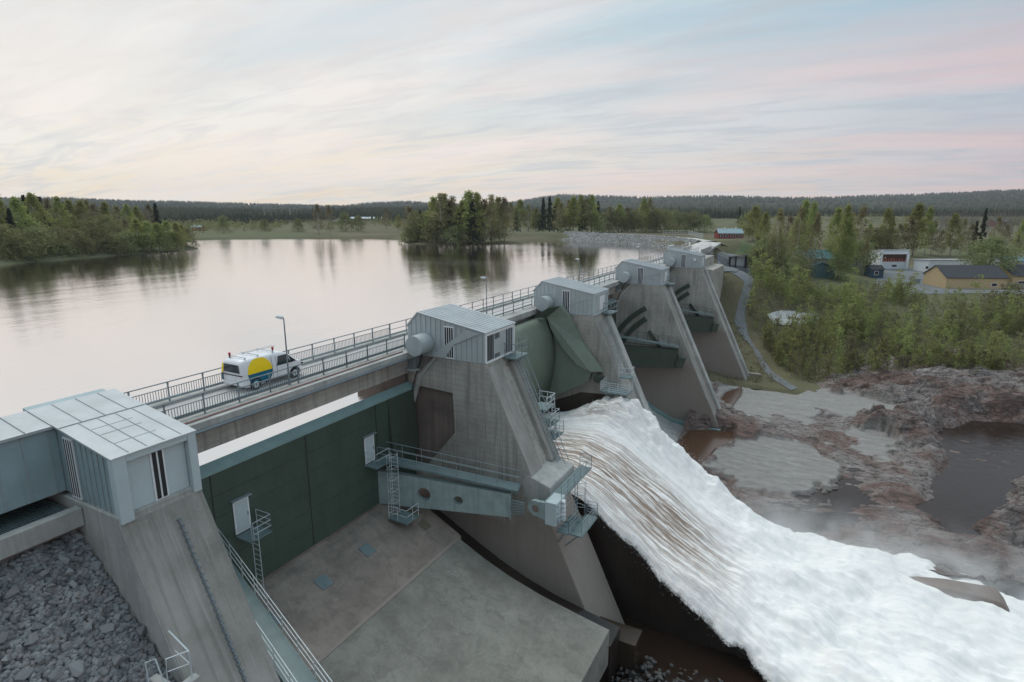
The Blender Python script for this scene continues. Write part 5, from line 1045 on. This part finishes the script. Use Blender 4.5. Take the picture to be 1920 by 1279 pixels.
# ------------------------------------------------------------------ lakeside embankment, road, far bank things
W_ = [at(u, v, -3.6) for u, v in [(1040,449.5),(1070,451.5),(1100,453.5),(1140,455.8),(1180,458),(1215,461),(1250,464.5),(1272,471)]]
T_ = []
for i, p in enumerate(W_):
    d = (W_[min(i+1, len(W_)-1)]-W_[max(i-1, 0)]).normalized(); n_ = Vector((-d.y, d.x, 0)); n_ = n_ if n_.dot(Vector((.2, 1, 0))) > 0 else -n_; T_.append(n_)
V = []
for p, n_ in zip(W_, T_):
    for off, z in ((-1.5, -4.6), (0, -3.65), (6.2, -.35), (7.5, -.25), (12.5, -.25), (17, -2.2)): q = p+n_*off; V.append((q.x, q.y, z))
tag(np_mesh('embankment', np.array(V), grid_faces(len(W_), 6), M['ground']), kind='structure')
V = []
for p, n_ in zip(W_, T_):
    for off in (8.2, 11.6): q = p+n_*off; V.append((q.x, q.y, -.22))
tag(np_mesh('embankment_road', np.array(V), grid_faces(len(W_), 2), M['road']), kind='structure')
pts = []
for k in range(6500):
    s = random.random()*(len(W_)-1.001); i = int(s); f_ = s-i; o_ = random.uniform(-1.2, 7.0); q = W_[i].lerp(W_[i+1], f_)+T_[i].lerp(T_[i+1], f_)*o_; pts.append((q.x, q.y, -3.65+o_*.53+random.uniform(-.15, .1)))
rock_cloud('embankment_riprap', pts, [random.uniform(.35, .85) for _ in pts], concrete('pale_riprap', (.30, .31, .31), .2), label='pale stone facing of the curved lakeside embankment', cat='riprap')
# gravel slope right of the abutment and gravel path
def px_sheet(name, px, mat, dz=.05, nsub=8, zf=None):
    P_ = [gat(u, v) for u, v in px]; mb = bmesh.new(); vs = [mb.verts.new((p.x, p.y, 0)) for p in P_]; mb.faces.new(vs); bmesh.ops.triangulate(mb, faces=mb.faces)
    for _ in range(nsub):
        ed_ = [e for e in mb.edges if e.calc_length() > 2.0]
        if not ed_: break
        bmesh.ops.subdivide_edges(mb, edges=ed_, cuts=1); bmesh.ops.triangulate(mb, faces=mb.faces)
    co = np.array([v.co[:] for v in mb.verts]); z = ground_np(co[:, 0], co[:, 1])+dz
    for v, zz in zip(mb.verts, z): v.co.z = zz
    me = bpy.data.meshes.new(name); mb.to_mesh(me); mb.free(); return tag(link_mesh(name, me, mat), kind='structure')
m, nt, b = newmat('gravel'); N = NT(nt); p = N.pos(); n1 = N.noise(p, 4, 6, .75); n2 = N.noise(p, .4, 4)
N.l(N.mix(N.mix((.10, .115, .125), (.19, .21, .22), n1), (.10, .10, .075), N.ramp(n2, [(.5, 0.), (.65, .7)])), b.inputs['Base Color']); b.inputs['Roughness'].default_value = .95; N.l(N.bump(n1, .6, .1), b.inputs['Normal']); M['gravel'] = m
L_ = [(1482,733),(1448,712),(1418,670),(1390,630),(1377,600),(1384,570),(1392,545),(1396,530),(1370,512)]; R_ = [(1396,507),(1413,528),(1407,555),(1396,585),(1401,618),(1415,650),(1444,692),(1496,729)]
px_sheet('gravel_path', L_+R_, M['gravel'], .12)
px_sheet('gravel_slope', [(1344,478),(1360,476),(1400,486),(1436,498),(1425,506),(1380,512),(1346,512)], M['gravel'], .25)
px_sheet('yard', [(1640,545),(1645,520),(1640,505),(1700,500),(1740,512),(1780,538),(1920,545),(1920,552),(1700,552)], M['gravel'], .12)
px_sheet('field', [(1345,462),(1420,458),(1500,470),(1440,486),(1380,472)], paint('lawn', (.085, .12, .05), .95), .2)
px_sheet('far_road', [(360,415),(640,412),(760,417),(760,419),(640,414.5),(360,417)], M['gravel'], .5, nsub=3)
px_sheet('clearing', [(1438,592),(1475,584),(1530,588),(1541,606),(1500,614),(1452,610)], M['slab'], .25)
# far abutment
fa = thing('far_abutment', (-27, 142, -10), 'tall concrete abutment wall closing the far end of the dam, beside the gravel slope', 'abutment')
MB().box(-27.3, -21.9, 132, 136, -22, -6).build('wall_block', M['conc'], fa, bevel=.05)
MB().prism([(-33, -.35), (-24.6, -.35), (-24.6, -2.3), (-22.2, -2.6), (-21.8, -22), (-33, -22)], 136, 150).build('abutment_wall', M['conc'], fa, bevel=.05)
for k in range(5):
    z = -7.5-k*2.4; MB().prism([(-21.9, z), (-20.6, z-1.2), (-20.4, z-1.9), (-21.9, z-1.0)], 134.5, 135.3).build('buttress_fin', M['conc_light'], fa)
r_2 = guard(guard(MB(), [(-24.7, 136.2, -.35), (-24.7, 149, -.35)], step=2), [(-24.7, 149, -.35), (-31, 160, -.35)], step=2).build('guard_rail', M['steel_l'], fa)
pr_ = thing('parapet', (-28, 165, -.2), 'pale curved road parapet with a rail where the dam road leaves the dam', 'parapet')
f = MB(); f.prism([(-27.5, 150), (-28, 165), (-31, 182), (-31.4, 182), (-28.4, 165), (-27.9, 150)], -.3, .9, 'z'); f.prism([(-32.6, 150), (-33.5, 165), (-37, 182), (-37.4, 182), (-33.9, 165), (-33, 150)], -.3, .9, 'z'); f.build('parapet_wall', M['conc_light'], pr_)
MB().prism([(-28, 150), (-28.3, 165), (-31, 200), (-38, 206), (-37, 182), (-33.6, 165), (-32.8, 150)], -.6, -.05, 'z').build('approach_slab', M['deck'], pr_)
tag(MB().box(-33.6, -32.9, 140, 144, -.2, 2.2).build('control_cabinet', M['panel'], bevel=.05), 'pale metal cabinet on the lake side at the far end of the dam', 'cabinet')
fn = thing('fence', (-48, 225, 0), 'light metal bar fence along the embankment road at the far end of the dam', 'fence')
guard(MB(), [at(1243, 440, -.2), at(1290, 440, -.2), at(1318, 447, -.2)], h=1.6, rails=(.1, .8, 1.6), step=1.3, r=.05).build('bars', M['steel_l'], fn)
# shelter portal
p = gat(1384, 502); pt = thing('portal_frame', p, 'dark framed pale doorway standing at the foot of the gravel slope', 'portal', rz=YAW)
MB().box(-2.6, 1.9, .3, .5, 0, 3.1).build('door_leaf', M['panel'], pt, local=True); f = MB()
f.box(-2.75, -2.6, -.8, .5, 0, 3.0); f.box(1.9, 2.1, -.8, .5, 0, 3.5); f.box(-.9, -.75, -.3, .2, 0, 3.2); f.bar((-2.9, -.2, 3.1), (2.2, -.2, 3.6), 1.4, .16); f.build('frame', M['black'], pt, local=True)
# ------------------------------------------------------------------ buildings
def house(u, v, L, W, Hh, rise, wall, roof, label, cat='house', name='house', wins=(), rot=0, chim=0, dr=None, gable='x', z=None):
    p = gat(u, v) if z is None else at(u, v, z); t = thing(name, p, label, cat, rz=YAW+R(rot))
    def mat_(c): return c if not isinstance(c, tuple) else paint('wall_paint', c, .7, .08)
    wl, rf = mat_(wall), mat_(roof); a, b_ = L/2, W/2
    if gable == 'x':
        MB().prism([(-b_, -1), (b_, -1), (b_, Hh), (0, Hh+rise), (-b_, Hh)], -a, a, 'x').build('wall', wl, t, local=True)
        f = MB(); e = .35; sl = rise/b_
        for s in (-1, 1): f.prism([(0, Hh+rise+.03), (0, Hh+rise+.2), (s*(b_+e), Hh-e*sl+.2), (s*(b_+e), Hh-e*sl+.03)], -a-.3, a+.3, 'x')
        ro = f.build('roof', rf, t, local=True)
    elif gable == 'y':
        MB().prism([(-a, -1), (a, -1), (a, Hh), (0, Hh+rise), (-a, Hh)], -b_, b_, 'y').build('wall', wl, t, local=True)
        f = MB(); e = .35; sl = rise/a
        for s in (-1, 1): f.prism([(0, Hh+rise+.03), (0, Hh+rise+.2), (s*(a+e), Hh-e*sl+.2), (s*(a+e), Hh-e*sl+.03)], -b_-.3, b_+.3, 'y')
        ro = f.build('roof', rf, t, local=True)
    else:
        MB().prism([(-b_, -1), (b_, -1), (b_, Hh), (-b_, Hh+rise)], -a, a, 'x').build('wall', wl, t, local=True)
        ro = MB().prism([(-b_-.4, Hh+rise+.07), (b_+.4, Hh+.02), (b_+.4, Hh+.25), (-b_-.4, Hh+rise+.3)], -a-.3, a+.3, 'x').build('roof', rf, t, local=True)
    for k in range(chim): MB().box(-a*.4+k*a*.9, -a*.4+k*a*.9+.6, -.3, .3, Hh+rise*.7, Hh+rise+.9).build('chimney', M['white'], ro, local=True)
    for (x, z_, w_, h_) in wins:
        f = MB().box(x-w_/2-.12, x+w_/2+.12, -b_-.06, -b_+.05, z_-.12, z_+h_+.12).build('window', M['white'], t, local=True)
        MB().box(x-w_/2, x+w_/2, -b_-.09, -b_-.065, z_, z_+h_).build('pane', M['glass'], f, local=True)
    if dr: MB().box(dr-.5, dr+.5, -b_-.07, -b_+.05, 0, 2.1).build('door', M['white'], t, local=True)
    return t
REDP = (.20, .035, .035)
house(1366, 447, 13.5, 7, 2.9, 2.2, REDP, (.23, .34, .37), 'red wooden house with a blue-grey roof and white windows, beyond the dam end', wins=[(-5, .9, 1.2, 1.1), (-2.3, .9, 1.2, 1.1), (.4, .9, 1.2, 1.1), (3, .9, 1.5, 1.3), (5.4, .9, 1, 1.1)], chim=2)
wh = house(1662, 503, 11, 7, 6.2, 1.0, (.62, .66, .68), (.55, .58, .6), 'white flat-roofed building with an open reddish balcony over the yard', gable='mono', cat='building', name='white_building', wins=[(.6, .9, 1.8, .8)])
MB().box(-4.6, 4.6, -3.58, -3.52, 2.9, 5.7).build('balcony_opening', flat('dark_red_room', (.07, .03, .025), .9), wh, local=True)
s_ = MB()
for k in range(9): x = -4.2+k*1.02; s_.box(x, x+.55, -3.68, -3.6, 3.0, 3.0+random.uniform(.5, 1.3))
s_.box(-4.6, 4.6, -3.66, -3.6, 2.9, 3.05); s_.build('balcony_chair', flat('orange_red_chair', (.35, .10, .06), .7), wh, local=True)
s_ = MB(); s_.box(-5.5, -4.62, -4.2, -3.5, -.5, 7.2); s_.box(4.62, 5.5, -4.2, -3.5, -.5, 6.3); s_.box(-5.5, 5.5, -4.2, -3.5, 5.72, 6.32); s_.build('balcony_frame', M['white'], wh, local=True)
house(1763, 508, 15, 8, 3.8, .5, (.60, .64, .66), (.5, .53, .55), 'long low white building behind the yellow one', gable='mono', cat='building', name='low_building', wins=[(-8, 1.2, 1, .9)])
YEL = (.50, .38, .22); BLK = (.03, .035, .04)
house(1805, 538, 17, 11, 3.4, 3.0, YEL, BLK, 'yellow wooden building with a black roof, left of the round tree', cat='building', name='yellow_building', wins=[(5, 1, 1.4, .8)], rot=-4)
house(1915, 536, 13, 10, 3.6, 2.8, YEL, BLK, 'yellow wooden building with a black roof at the right edge of the picture', cat='building', name='yellow_building', wins=[(-4, 1.2, 1.6, .8), (2.5, 1.2, 1.2, .8)], rot=-4)
house(1905, 505, 14, 8, 3.4, 1.4, (.35, .38, .38), (.10, .19, .22), 'grey building with a teal roof behind the right yellow building', cat='building', name='teal_roofed_building')
house(1550, 500, 22, 9, 3.2, 2.6, (.30, .34, .33), (.05, .13, .135), 'long building with a dark teal roof hidden behind the birches', cat='building', name='teal_roofed_building', wins=[(-8, 1.2, 1.8, 1.1), (-1, 1.2, 1.4, 1.1)])
house(1530, 517, 9, 6, 2.6, 1.8, (.05, .10, .11), (.035, .07, .075), 'small dark teal shed among the birches', cat='shed', name='shed', gable='y')
house(1637, 519, 4, 4, 2.6, 1.1, (.03, .07, .10), (.02, .025, .03), 'small dark blue kiosk with a lit yellow notice, left of the yard', cat='kiosk', name='kiosk', wins=[(-.3, .9, 1.1, 1.1)])
# far houses
for (u, v, L, W, h_, c_, r_c, lab, nm) in [(688,415,42,14,3.6,(.16,.05,.045),(.42,.50,.56),'long red barn with a pale blue metal roof on the far bank','barn'),(373,433,7,5,2.6,(.22,.06,.05),(.20,.26,.28),'small red boathouse with a blue-grey roof behind the tip of the left spit','boathouse'),
        (1350,402,16,9,3.5,(.6,.6,.6),(.3,.3,.3),'white farmhouse in the far fields above the red house','house'),(1400,396,24,12,3.5,(.22,.06,.05),(.3,.3,.32),'red farm in the far fields, left of the tall spruce','barn'),(1560,398,34,12,4,(.6,.62,.64),(.5,.52,.54),'long white farm building on the far slope','barn'),
        (1625,400,40,14,4,(.25,.08,.06),(.45,.47,.5),'long red and white farm on the far slope, right of the white one','barn'),(1690,401,20,10,4,(.22,.05,.05),(.55,.56,.58),'red farmhouse with a white roof on the far slope','house'),(1870,424,14,9,4.5,(.22,.06,.05),(.12,.12,.13),'red house among the bare trees at far right','house'),(1265,399,14,9,3.5,(.6,.6,.6),(.2,.2,.2),'tiny white house far above the end of the embankment','house'),(1495,388,18,9,4,(.24,.06,.06),(.25,.25,.27),'red house high on the far slope','house'),
        (560,394,20,9,4,(.6,.6,.6),(.3,.2,.2),'tiny white farm on the far left plain','house'),(1770,402,16,9,4,(.55,.56,.58),(.3,.3,.3),'pale house half hidden in the bare wood','house')]:
    house(u, v, L, W, h_, h_*.55, c_, r_c, lab, cat=nm, name=nm)
# yard fence
for (u0, u1, v0, v1, lab) in [(1797,1920,536,541,'grey board fence in front of the yellow buildings'),(1705,1725,532,532,'short blue-grey fence panel at the yard entrance')]:
    a = gat(u0, v0); b_ = gat(u1, v1); t = thing('fence', a, lab, 'fence'); n = int((b_-a).length/.22); f = MB()
    for k in range(n): q = a.lerp(b_, (k+.5)/n); f.box(q.x-.08, q.x+.08, q.y-.02, q.y+.02, q.z-.2, q.z+1.5)
    f.build('boards', paint('fence_grey', (.26, .29, .30), .8), t); MB().bar(a+Vector((0, .06, 1.2)), b_+Vector((0, .06, 1.2)), .06).build('fence_rail', M['rail'], t)
for (u, v, h_, lab) in [(1316,440,7,'thin lamp post at the bend of the dam road'),(1240,437,6,'thin lamp post at the left end of the bar fence'),(1078,436,7,'thin lamp post on the lakeside embankment'),(1868,500,9,'white street lamp above the round tree in front of the yellow buildings'),(1420,452,5,'thin lamp post in front of the red house')]:
    p = gat(u, v); lamp(p.x, p.y, p.z, h_, lab)
# ------------------------------------------------------------------ the van
van = thing('work_van', (-30.98, 24.4, .005), 'white work van with a yellow and blue half-sun emblem driving over the dam', 'van')
def vw(l, z):   # half width of the body at length l (rear = -2.36) and height z
    w_ = .985-max(0, z-.95)**1.6*.17-max(0, .45-z)*.15; e = max(0, l-1.75)/.62; w_ -= .36*e**2.2; r_ = max(0, -2.1-l)/.26; return w_-.10*r_**2
LS = [-2.36, -2.3, -2.1, -1.7, -1.2, -.6, 0, .5, .8, 1.1, 1.4, 1.7, 1.9, 2.1, 2.25, 2.36]
def roof_z(l): return float(np.interp(l, [-2.36, -2.3, -2.1, -1.7, .4, .75, 1.1, 1.5, 1.72, 2.1, 2.28, 2.36], [1.72, 1.86, 1.93, 1.955, 1.95, 1.90, 1.76, 1.40, 1.17, 1.06, .96, .82]))
def bot_z(l): return float(np.interp(l, [-2.36, -2.2, 2.1, 2.36], [.38, .27, .25, .36]))
ring_n = 24; V = []
for l in LS:
    zt_, zb_ = roof_z(l), bot_z(l); row = []
    zl = [zb_+(zt_-zb_)*q for q in (0, .06, .2, .35, .5, .65, .78, .88, .95)]
    right = [(vw(l, z)*(1 if k < 8 else .97), z) for k, z in enumerate(zl)]; row = right+[(vw(l, zt_)*.90, zt_-.02), (vw(l, zt_)*.6, zt_+.012)]; row += [(-x, z) for x, z in row[::-1]]
    V.append([(x, l, z) for x, z in row])
V = np.array(V); n_, k_ = V.shape[:2]; Fq = [(i*k_+j, i*k_+(j+1) % k_, (i+1)*k_+(j+1) % k_, (i+1)*k_+j) for i in range(n_-1) for j in range(k_)]
mb = MB(); mb.add(V.reshape(-1, 3), Fq+[tuple(range(k_)), tuple((n_-1)*k_+j for j in range(k_))[::-1]]); CAR = flat('white_car_paint', (.74, .76, .78), .25); mb.build('body', CAR, van, local=True, smooth=True, bevel=0)
GL = flat('car_glass', (.02, .04, .045), .08); YL = flat('yellow_paint', (.95, .68, .0), .35); BL = flat('blue_paint', (.0, .13, .22), .35); TL = flat('teal_paint', (.0, .12, .16), .35)
def side_patch(name, fn, nu, nv, mat, off=.012, side=1, parent=None):
    P_ = [[fn(i/nu, j/nv) for j in range(nv+1)] for i in range(nu+1)]; vs = [(side*(vw(l, z)+off), l, z) for r__ in P_ for (l, z) in r__]; return MB().add(vs, [tuple(q) for q in grid_faces(nu+1, nv+1)]).build(name, mat, parent or van, local=True)
EC = (-1.12, 1.04); ER = .90
def half(sgn):
    def fn(a, b_):
        x = -ER+2*ER*a; h_ = math.sqrt(max(0, ER*ER-x*x)); z = EC[1]+sgn*h_*b_; return (EC[0]+x, max(z, .36) if sgn < 0 else min(z, 1.90))
    return fn
for sd in (1, -1):
    side_patch('yellow_emblem', half(1), 32, 12, YL, side=sd); side_patch('blue_emblem', half(-1), 32, 12, BL, side=sd)
    def quadfn(a0, b0, a1, b1): # bottom-left, bottom-right, top-left, top-right
        return lambda a, b_: tuple((np.array(a0)*(1-a)+np.array(b0)*a)*(1-b_)+(np.array(a1)*(1-a)+np.array(b1)*a)*b_)
    side_patch('side_window', quadfn((.12, 1.12), (1.22, 1.12), (.30, 1.70), (.95, 1.70)), 8, 6, GL, side=sd)
    side_patch('quarter_window', quadfn((1.28, 1.12), (1.66, 1.13), (1.03, 1.66), (1.12, 1.60)), 4, 4, GL, side=sd)
    side_patch('door_seam', quadfn((-.22, .40), (-.20, .40), (-.22, 1.80), (-.20, 1.80)), 1, 8, M['rubber'], off=.014, side=sd); side_patch('door_seam', quadfn((.10, .40), (.12, .40), (.10, 1.75), (.12, 1.75)), 1, 8, M['rubber'], off=.014, side=sd)
    side_patch('sill_trim', quadfn((-.9, .27), (.95, .27), (-.9, .36), (.95, .36)), 6, 1, M['rubber'], side=sd)
    for l in (-1.52, 1.47):
        whl = MB().tube([(sd*.80, l, .345), (sd*.995, l, .345)], .345, 28).build('wheel', M['rubber'], van, local=True)
        MB().tube([(sd*.99, l, .345), (sd*1.012, l, .345)], .205, 20).build('rim', M['steel_l'], whl, local=True)
        MB().tube([(sd*1.01, l, .345), (sd*1.02, l, .345)], .06, 10).build('hub_cap', M['rubber'], whl, local=True)
        arc_ = [(sd*(vw(l, .6)+.022), l+.44*math.cos(t_), .33+.43*math.sin(t_)) for t_ in np.linspace(0, math.pi, 18)]; inn = [(sd*(vw(l, .6)+.022), l+.34*math.cos(t_), .33+.34*math.sin(t_)) for t_ in np.linspace(math.pi, 0, 18)]
        MB().add(arc_+inn, [(i, i+1, 34-i, 35-i) for i in range(17)]).build('wheel_arch', M['rubber'], van, local=True)
    MB().box(sd*1.0, sd*1.18, 1.16, 1.24, 1.15, 1.33).build('wing_mirror', M['rubber'], van, local=True, bevel=.02)
    MB().box(sd*.90, sd*.93 if False else sd*(.96), 2.10, 2.22, .78, .90).build('headlight', M['glass'], van, local=True)
    MB().box(sd*.55, sd*.90, -2.40, -2.33, 1.0, 1.06).build('tail_light', flat('tail_lamp', (.10, .03, .03), .3), van, local=True)
MB().box(-.6, .6, -2.395, -2.35, 1.0, 1.05).build('light_bar', M['rubber'], van, local=True)
MB().add([(-.74, -2.385, 1.18), (.74, -2.385, 1.18), (.66, -2.37, 1.68), (-.66, -2.37, 1.68)], [(0, 1, 2, 3)]).build('rear_window', GL, van, local=True)
MB().add([(-.985, -2.375, .62), (-.80, -2.385, .62), (-.80, -2.385, 1.1), (-.96, -2.375, 1.1)], [(0,1,2,3)]).build('teal_stripe', TL, van, local=True)
MB().add([(-.96, -2.375, 1.1), (-.78, -2.385, 1.1), (-.69, -2.372, 1.70), (-.84, -2.368, 1.68)], [(0,1,2,3)]).build('yellow_stripe', YL, van, local=True)
MB().box(-.26, .26, -2.392, -2.37, .72, .84).build('number_plate', M['white'], van, local=True)
MB().box(-.88, .88, -2.41, -2.3, .40, .58).build('rear_bumper', CAR, van, local=True, bevel=.03)
MB().add([(-.80, 1.68, 1.22), (.80, 1.68, 1.22), (.70, 1.0, 1.82), (-.70, 1.0, 1.82)], [(0, 1, 2, 3)]).build('windscreen', GL, van, local=True)
for l in (-1.9, -1.0, .1): MB().bar((-.78, l, 2.05), (.78, l, 2.05), .05, .04).box(-.72, -.66, l-.03, l+.03, 1.93, 2.05).box(.66, .72, l-.03, l+.03, 1.93, 2.05).build('roof_bar', M['steel_l'], van, local=True)
MB().bar((-.35, -1.5, 2.12), (-.35, 1.0, 2.12), .03).bar((-.1, -1.5, 2.12), (-.1, 1.0, 2.12), .03).build('ladder_rack', M['steel_l'], van, local=True)
for l, x in ((-2.0, -.55), (.25, .55)): MB().tube([(x, l, 1.95), (x, l, 2.12)], .045, 8).build('beacon_stalk', M['rubber'], van, local=True); MB().tube([(x, l, 2.12), (x, l, 2.27)], .07, 10).build('beacon', flat('red_lens', (.45, .02, .02), .3), van, local=True)
# ------------------------------------------------------------------ sky, light, camera
w = bpy.data.worlds.new('World'); scn.world = w; w.use_nodes = True; nt = w.node_tree; N = NT(nt); bg = nt.nodes['Background']
tc = N.n('ShaderNodeTexCoord'); sx = N.n('ShaderNodeSeparateXYZ'); N.l(tc.outputs['Generated'], sx.inputs[0]); el = sx.outputs[2]
# sunset direction: a little left of the view
a = az0+R(38); vd = N.n('ShaderNodeVectorMath', _operation='DOT_PRODUCT'); N.l(tc.outputs['Generated'], vd.inputs[0]); vd.inputs[1].default_value = (math.cos(a), math.sin(a), 0)
side = N.ramp(N.math('MULTIPLY_ADD', vd.outputs['Value'], .5, .5), [(.60, 0.), (1.0, 1.)])
warm = N.ramp(el, [(0, (1.0, .77, .50)), (.05, (.93, .80, .61)), (.13, (.74, .74, .70)), (.24, (.56, .66, .71)), (.55, (.54, .71, .81)), (1, (.56, .75, .85))])
cool = N.ramp(el, [(0, (.66, .47, .43)), (.05, (.57, .48, .50)), (.14, (.42, .49, .57)), (.30, (.32, .46, .55)), (.55, (.44, .61, .73)), (1, (.54, .73, .84))])
base = N.mix(cool, warm, side)
dv = N.math('ADD', N.math('MAXIMUM', el, 0), .12); sc_ = N.n('ShaderNodeVectorMath', _operation='DIVIDE'); N.l(tc.outputs['Generated'], sc_.inputs[0]); cc = N.n('ShaderNodeCombineXYZ')
for i in range(3): N.l(dv, cc.inputs[i])
N.l(cc.outputs[0], sc_.inputs[1])
mp = N.n('ShaderNodeMapping'); mp.inputs['Rotation'].default_value = (0, 0, R(-72)); mp.inputs['Scale'].default_value = (.42, 1.5, 1); N.l(sc_.outputs[0], mp.inputs['Vector'])
c1 = N.noise(mp.outputs[0], 1.15, 7, .58, .5); mp2 = N.n('ShaderNodeMapping'); mp2.inputs['Rotation'].default_value = (0, 0, R(-50)); mp2.inputs['Scale'].default_value = (.3, 1.0, 1); N.l(sc_.outputs[0], mp2.inputs['Vector']); c2 = N.noise(mp2.outputs[0], .8, 6, .55, .3)
cl = N.ramp(c1, [(.40, 0.), (.62, 1.)]); cl2 = N.ramp(c2, [(.42, 0.), (.58, 1.)])
base = N.mix(base, N.mix((.50, .52, .57), (.88, .88, .86), side), N.math('MULTIPLY', cl, .6))
c3 = N.noise(mp.outputs[0], 3.4, 9, .62, .8); base = N.mix(base, N.mix((.38, .43, .50), (.60, .62, .64), side), N.math('MULTIPLY', N.ramp(c3, [(.46, 0.), (.62, 1.)]), .6))
pk = N.mix((.78, .50, .48), (.92, .83, .76), side); low = N.ramp(el, [(.02, 1.), (.35, .45), (.6, 0.)])
base = N.mix(base, pk, N.math('MULTIPLY', N.math('MULTIPLY', cl2, low), .7))
N.l(base, bg.inputs['Color']); bg.inputs['Strength'].default_value = 1.0
s = bpy.data.lights.new('sun', 'SUN'); s.energy = 1.5; s.angle = R(40); s.color = (1, .93, .86); so = bpy.data.objects.new('sun', s); col.objects.link(so)  # added soft key light from high up; the real sun has already set
so.rotation_euler = Vector((math.cos(a)*math.cos(R(62)), math.sin(a)*math.cos(R(62)), math.sin(R(62)))).to_track_quat('Z', 'Y').to_euler()
hz = MB().box(-6300, 6300, -6300, 6300, -25.5, 260).build('haze', None); hm = bpy.data.materials.new('haze'); hm.use_nodes = True; hn = hm.node_tree; hn.nodes.remove(hn.nodes['Principled BSDF'])
pv = hn.nodes.new('ShaderNodeVolumePrincipled'); pv.inputs['Color'].default_value = (.86, .92, .98, 1); pv.inputs['Density'].default_value = .00007; hn.links.new(pv.outputs[0], hn.nodes['Material Output'].inputs['Volume']); hz.data.materials.append(hm); tag(hz, kind='stuff')
cd = bpy.data.cameras.new('camera'); cam = bpy.data.objects.new('camera', cd); col.objects.link(cam); scn.camera = cam
cd.sensor_width = 36; cd.lens = 36*F/1920; cd.clip_start = .1; cd.clip_end = 30000; cam.location = (0, 0, H); cam.rotation_euler = (math.pi/2-PT, 0, YAW)
scn.view_settings.view_transform = 'Standard'; scn.view_settings.look = 'None'; scn.view_settings.exposure = .18; scn.view_settings.gamma = 1
scn.render.engine = 'CYCLES'; scn.cycles.volume_bounces = 3; scn.cycles.max_bounces = 8; scn.cycles.volume_step_rate = 2; scn.render.resolution_x = 1024; scn.render.resolution_y = 682
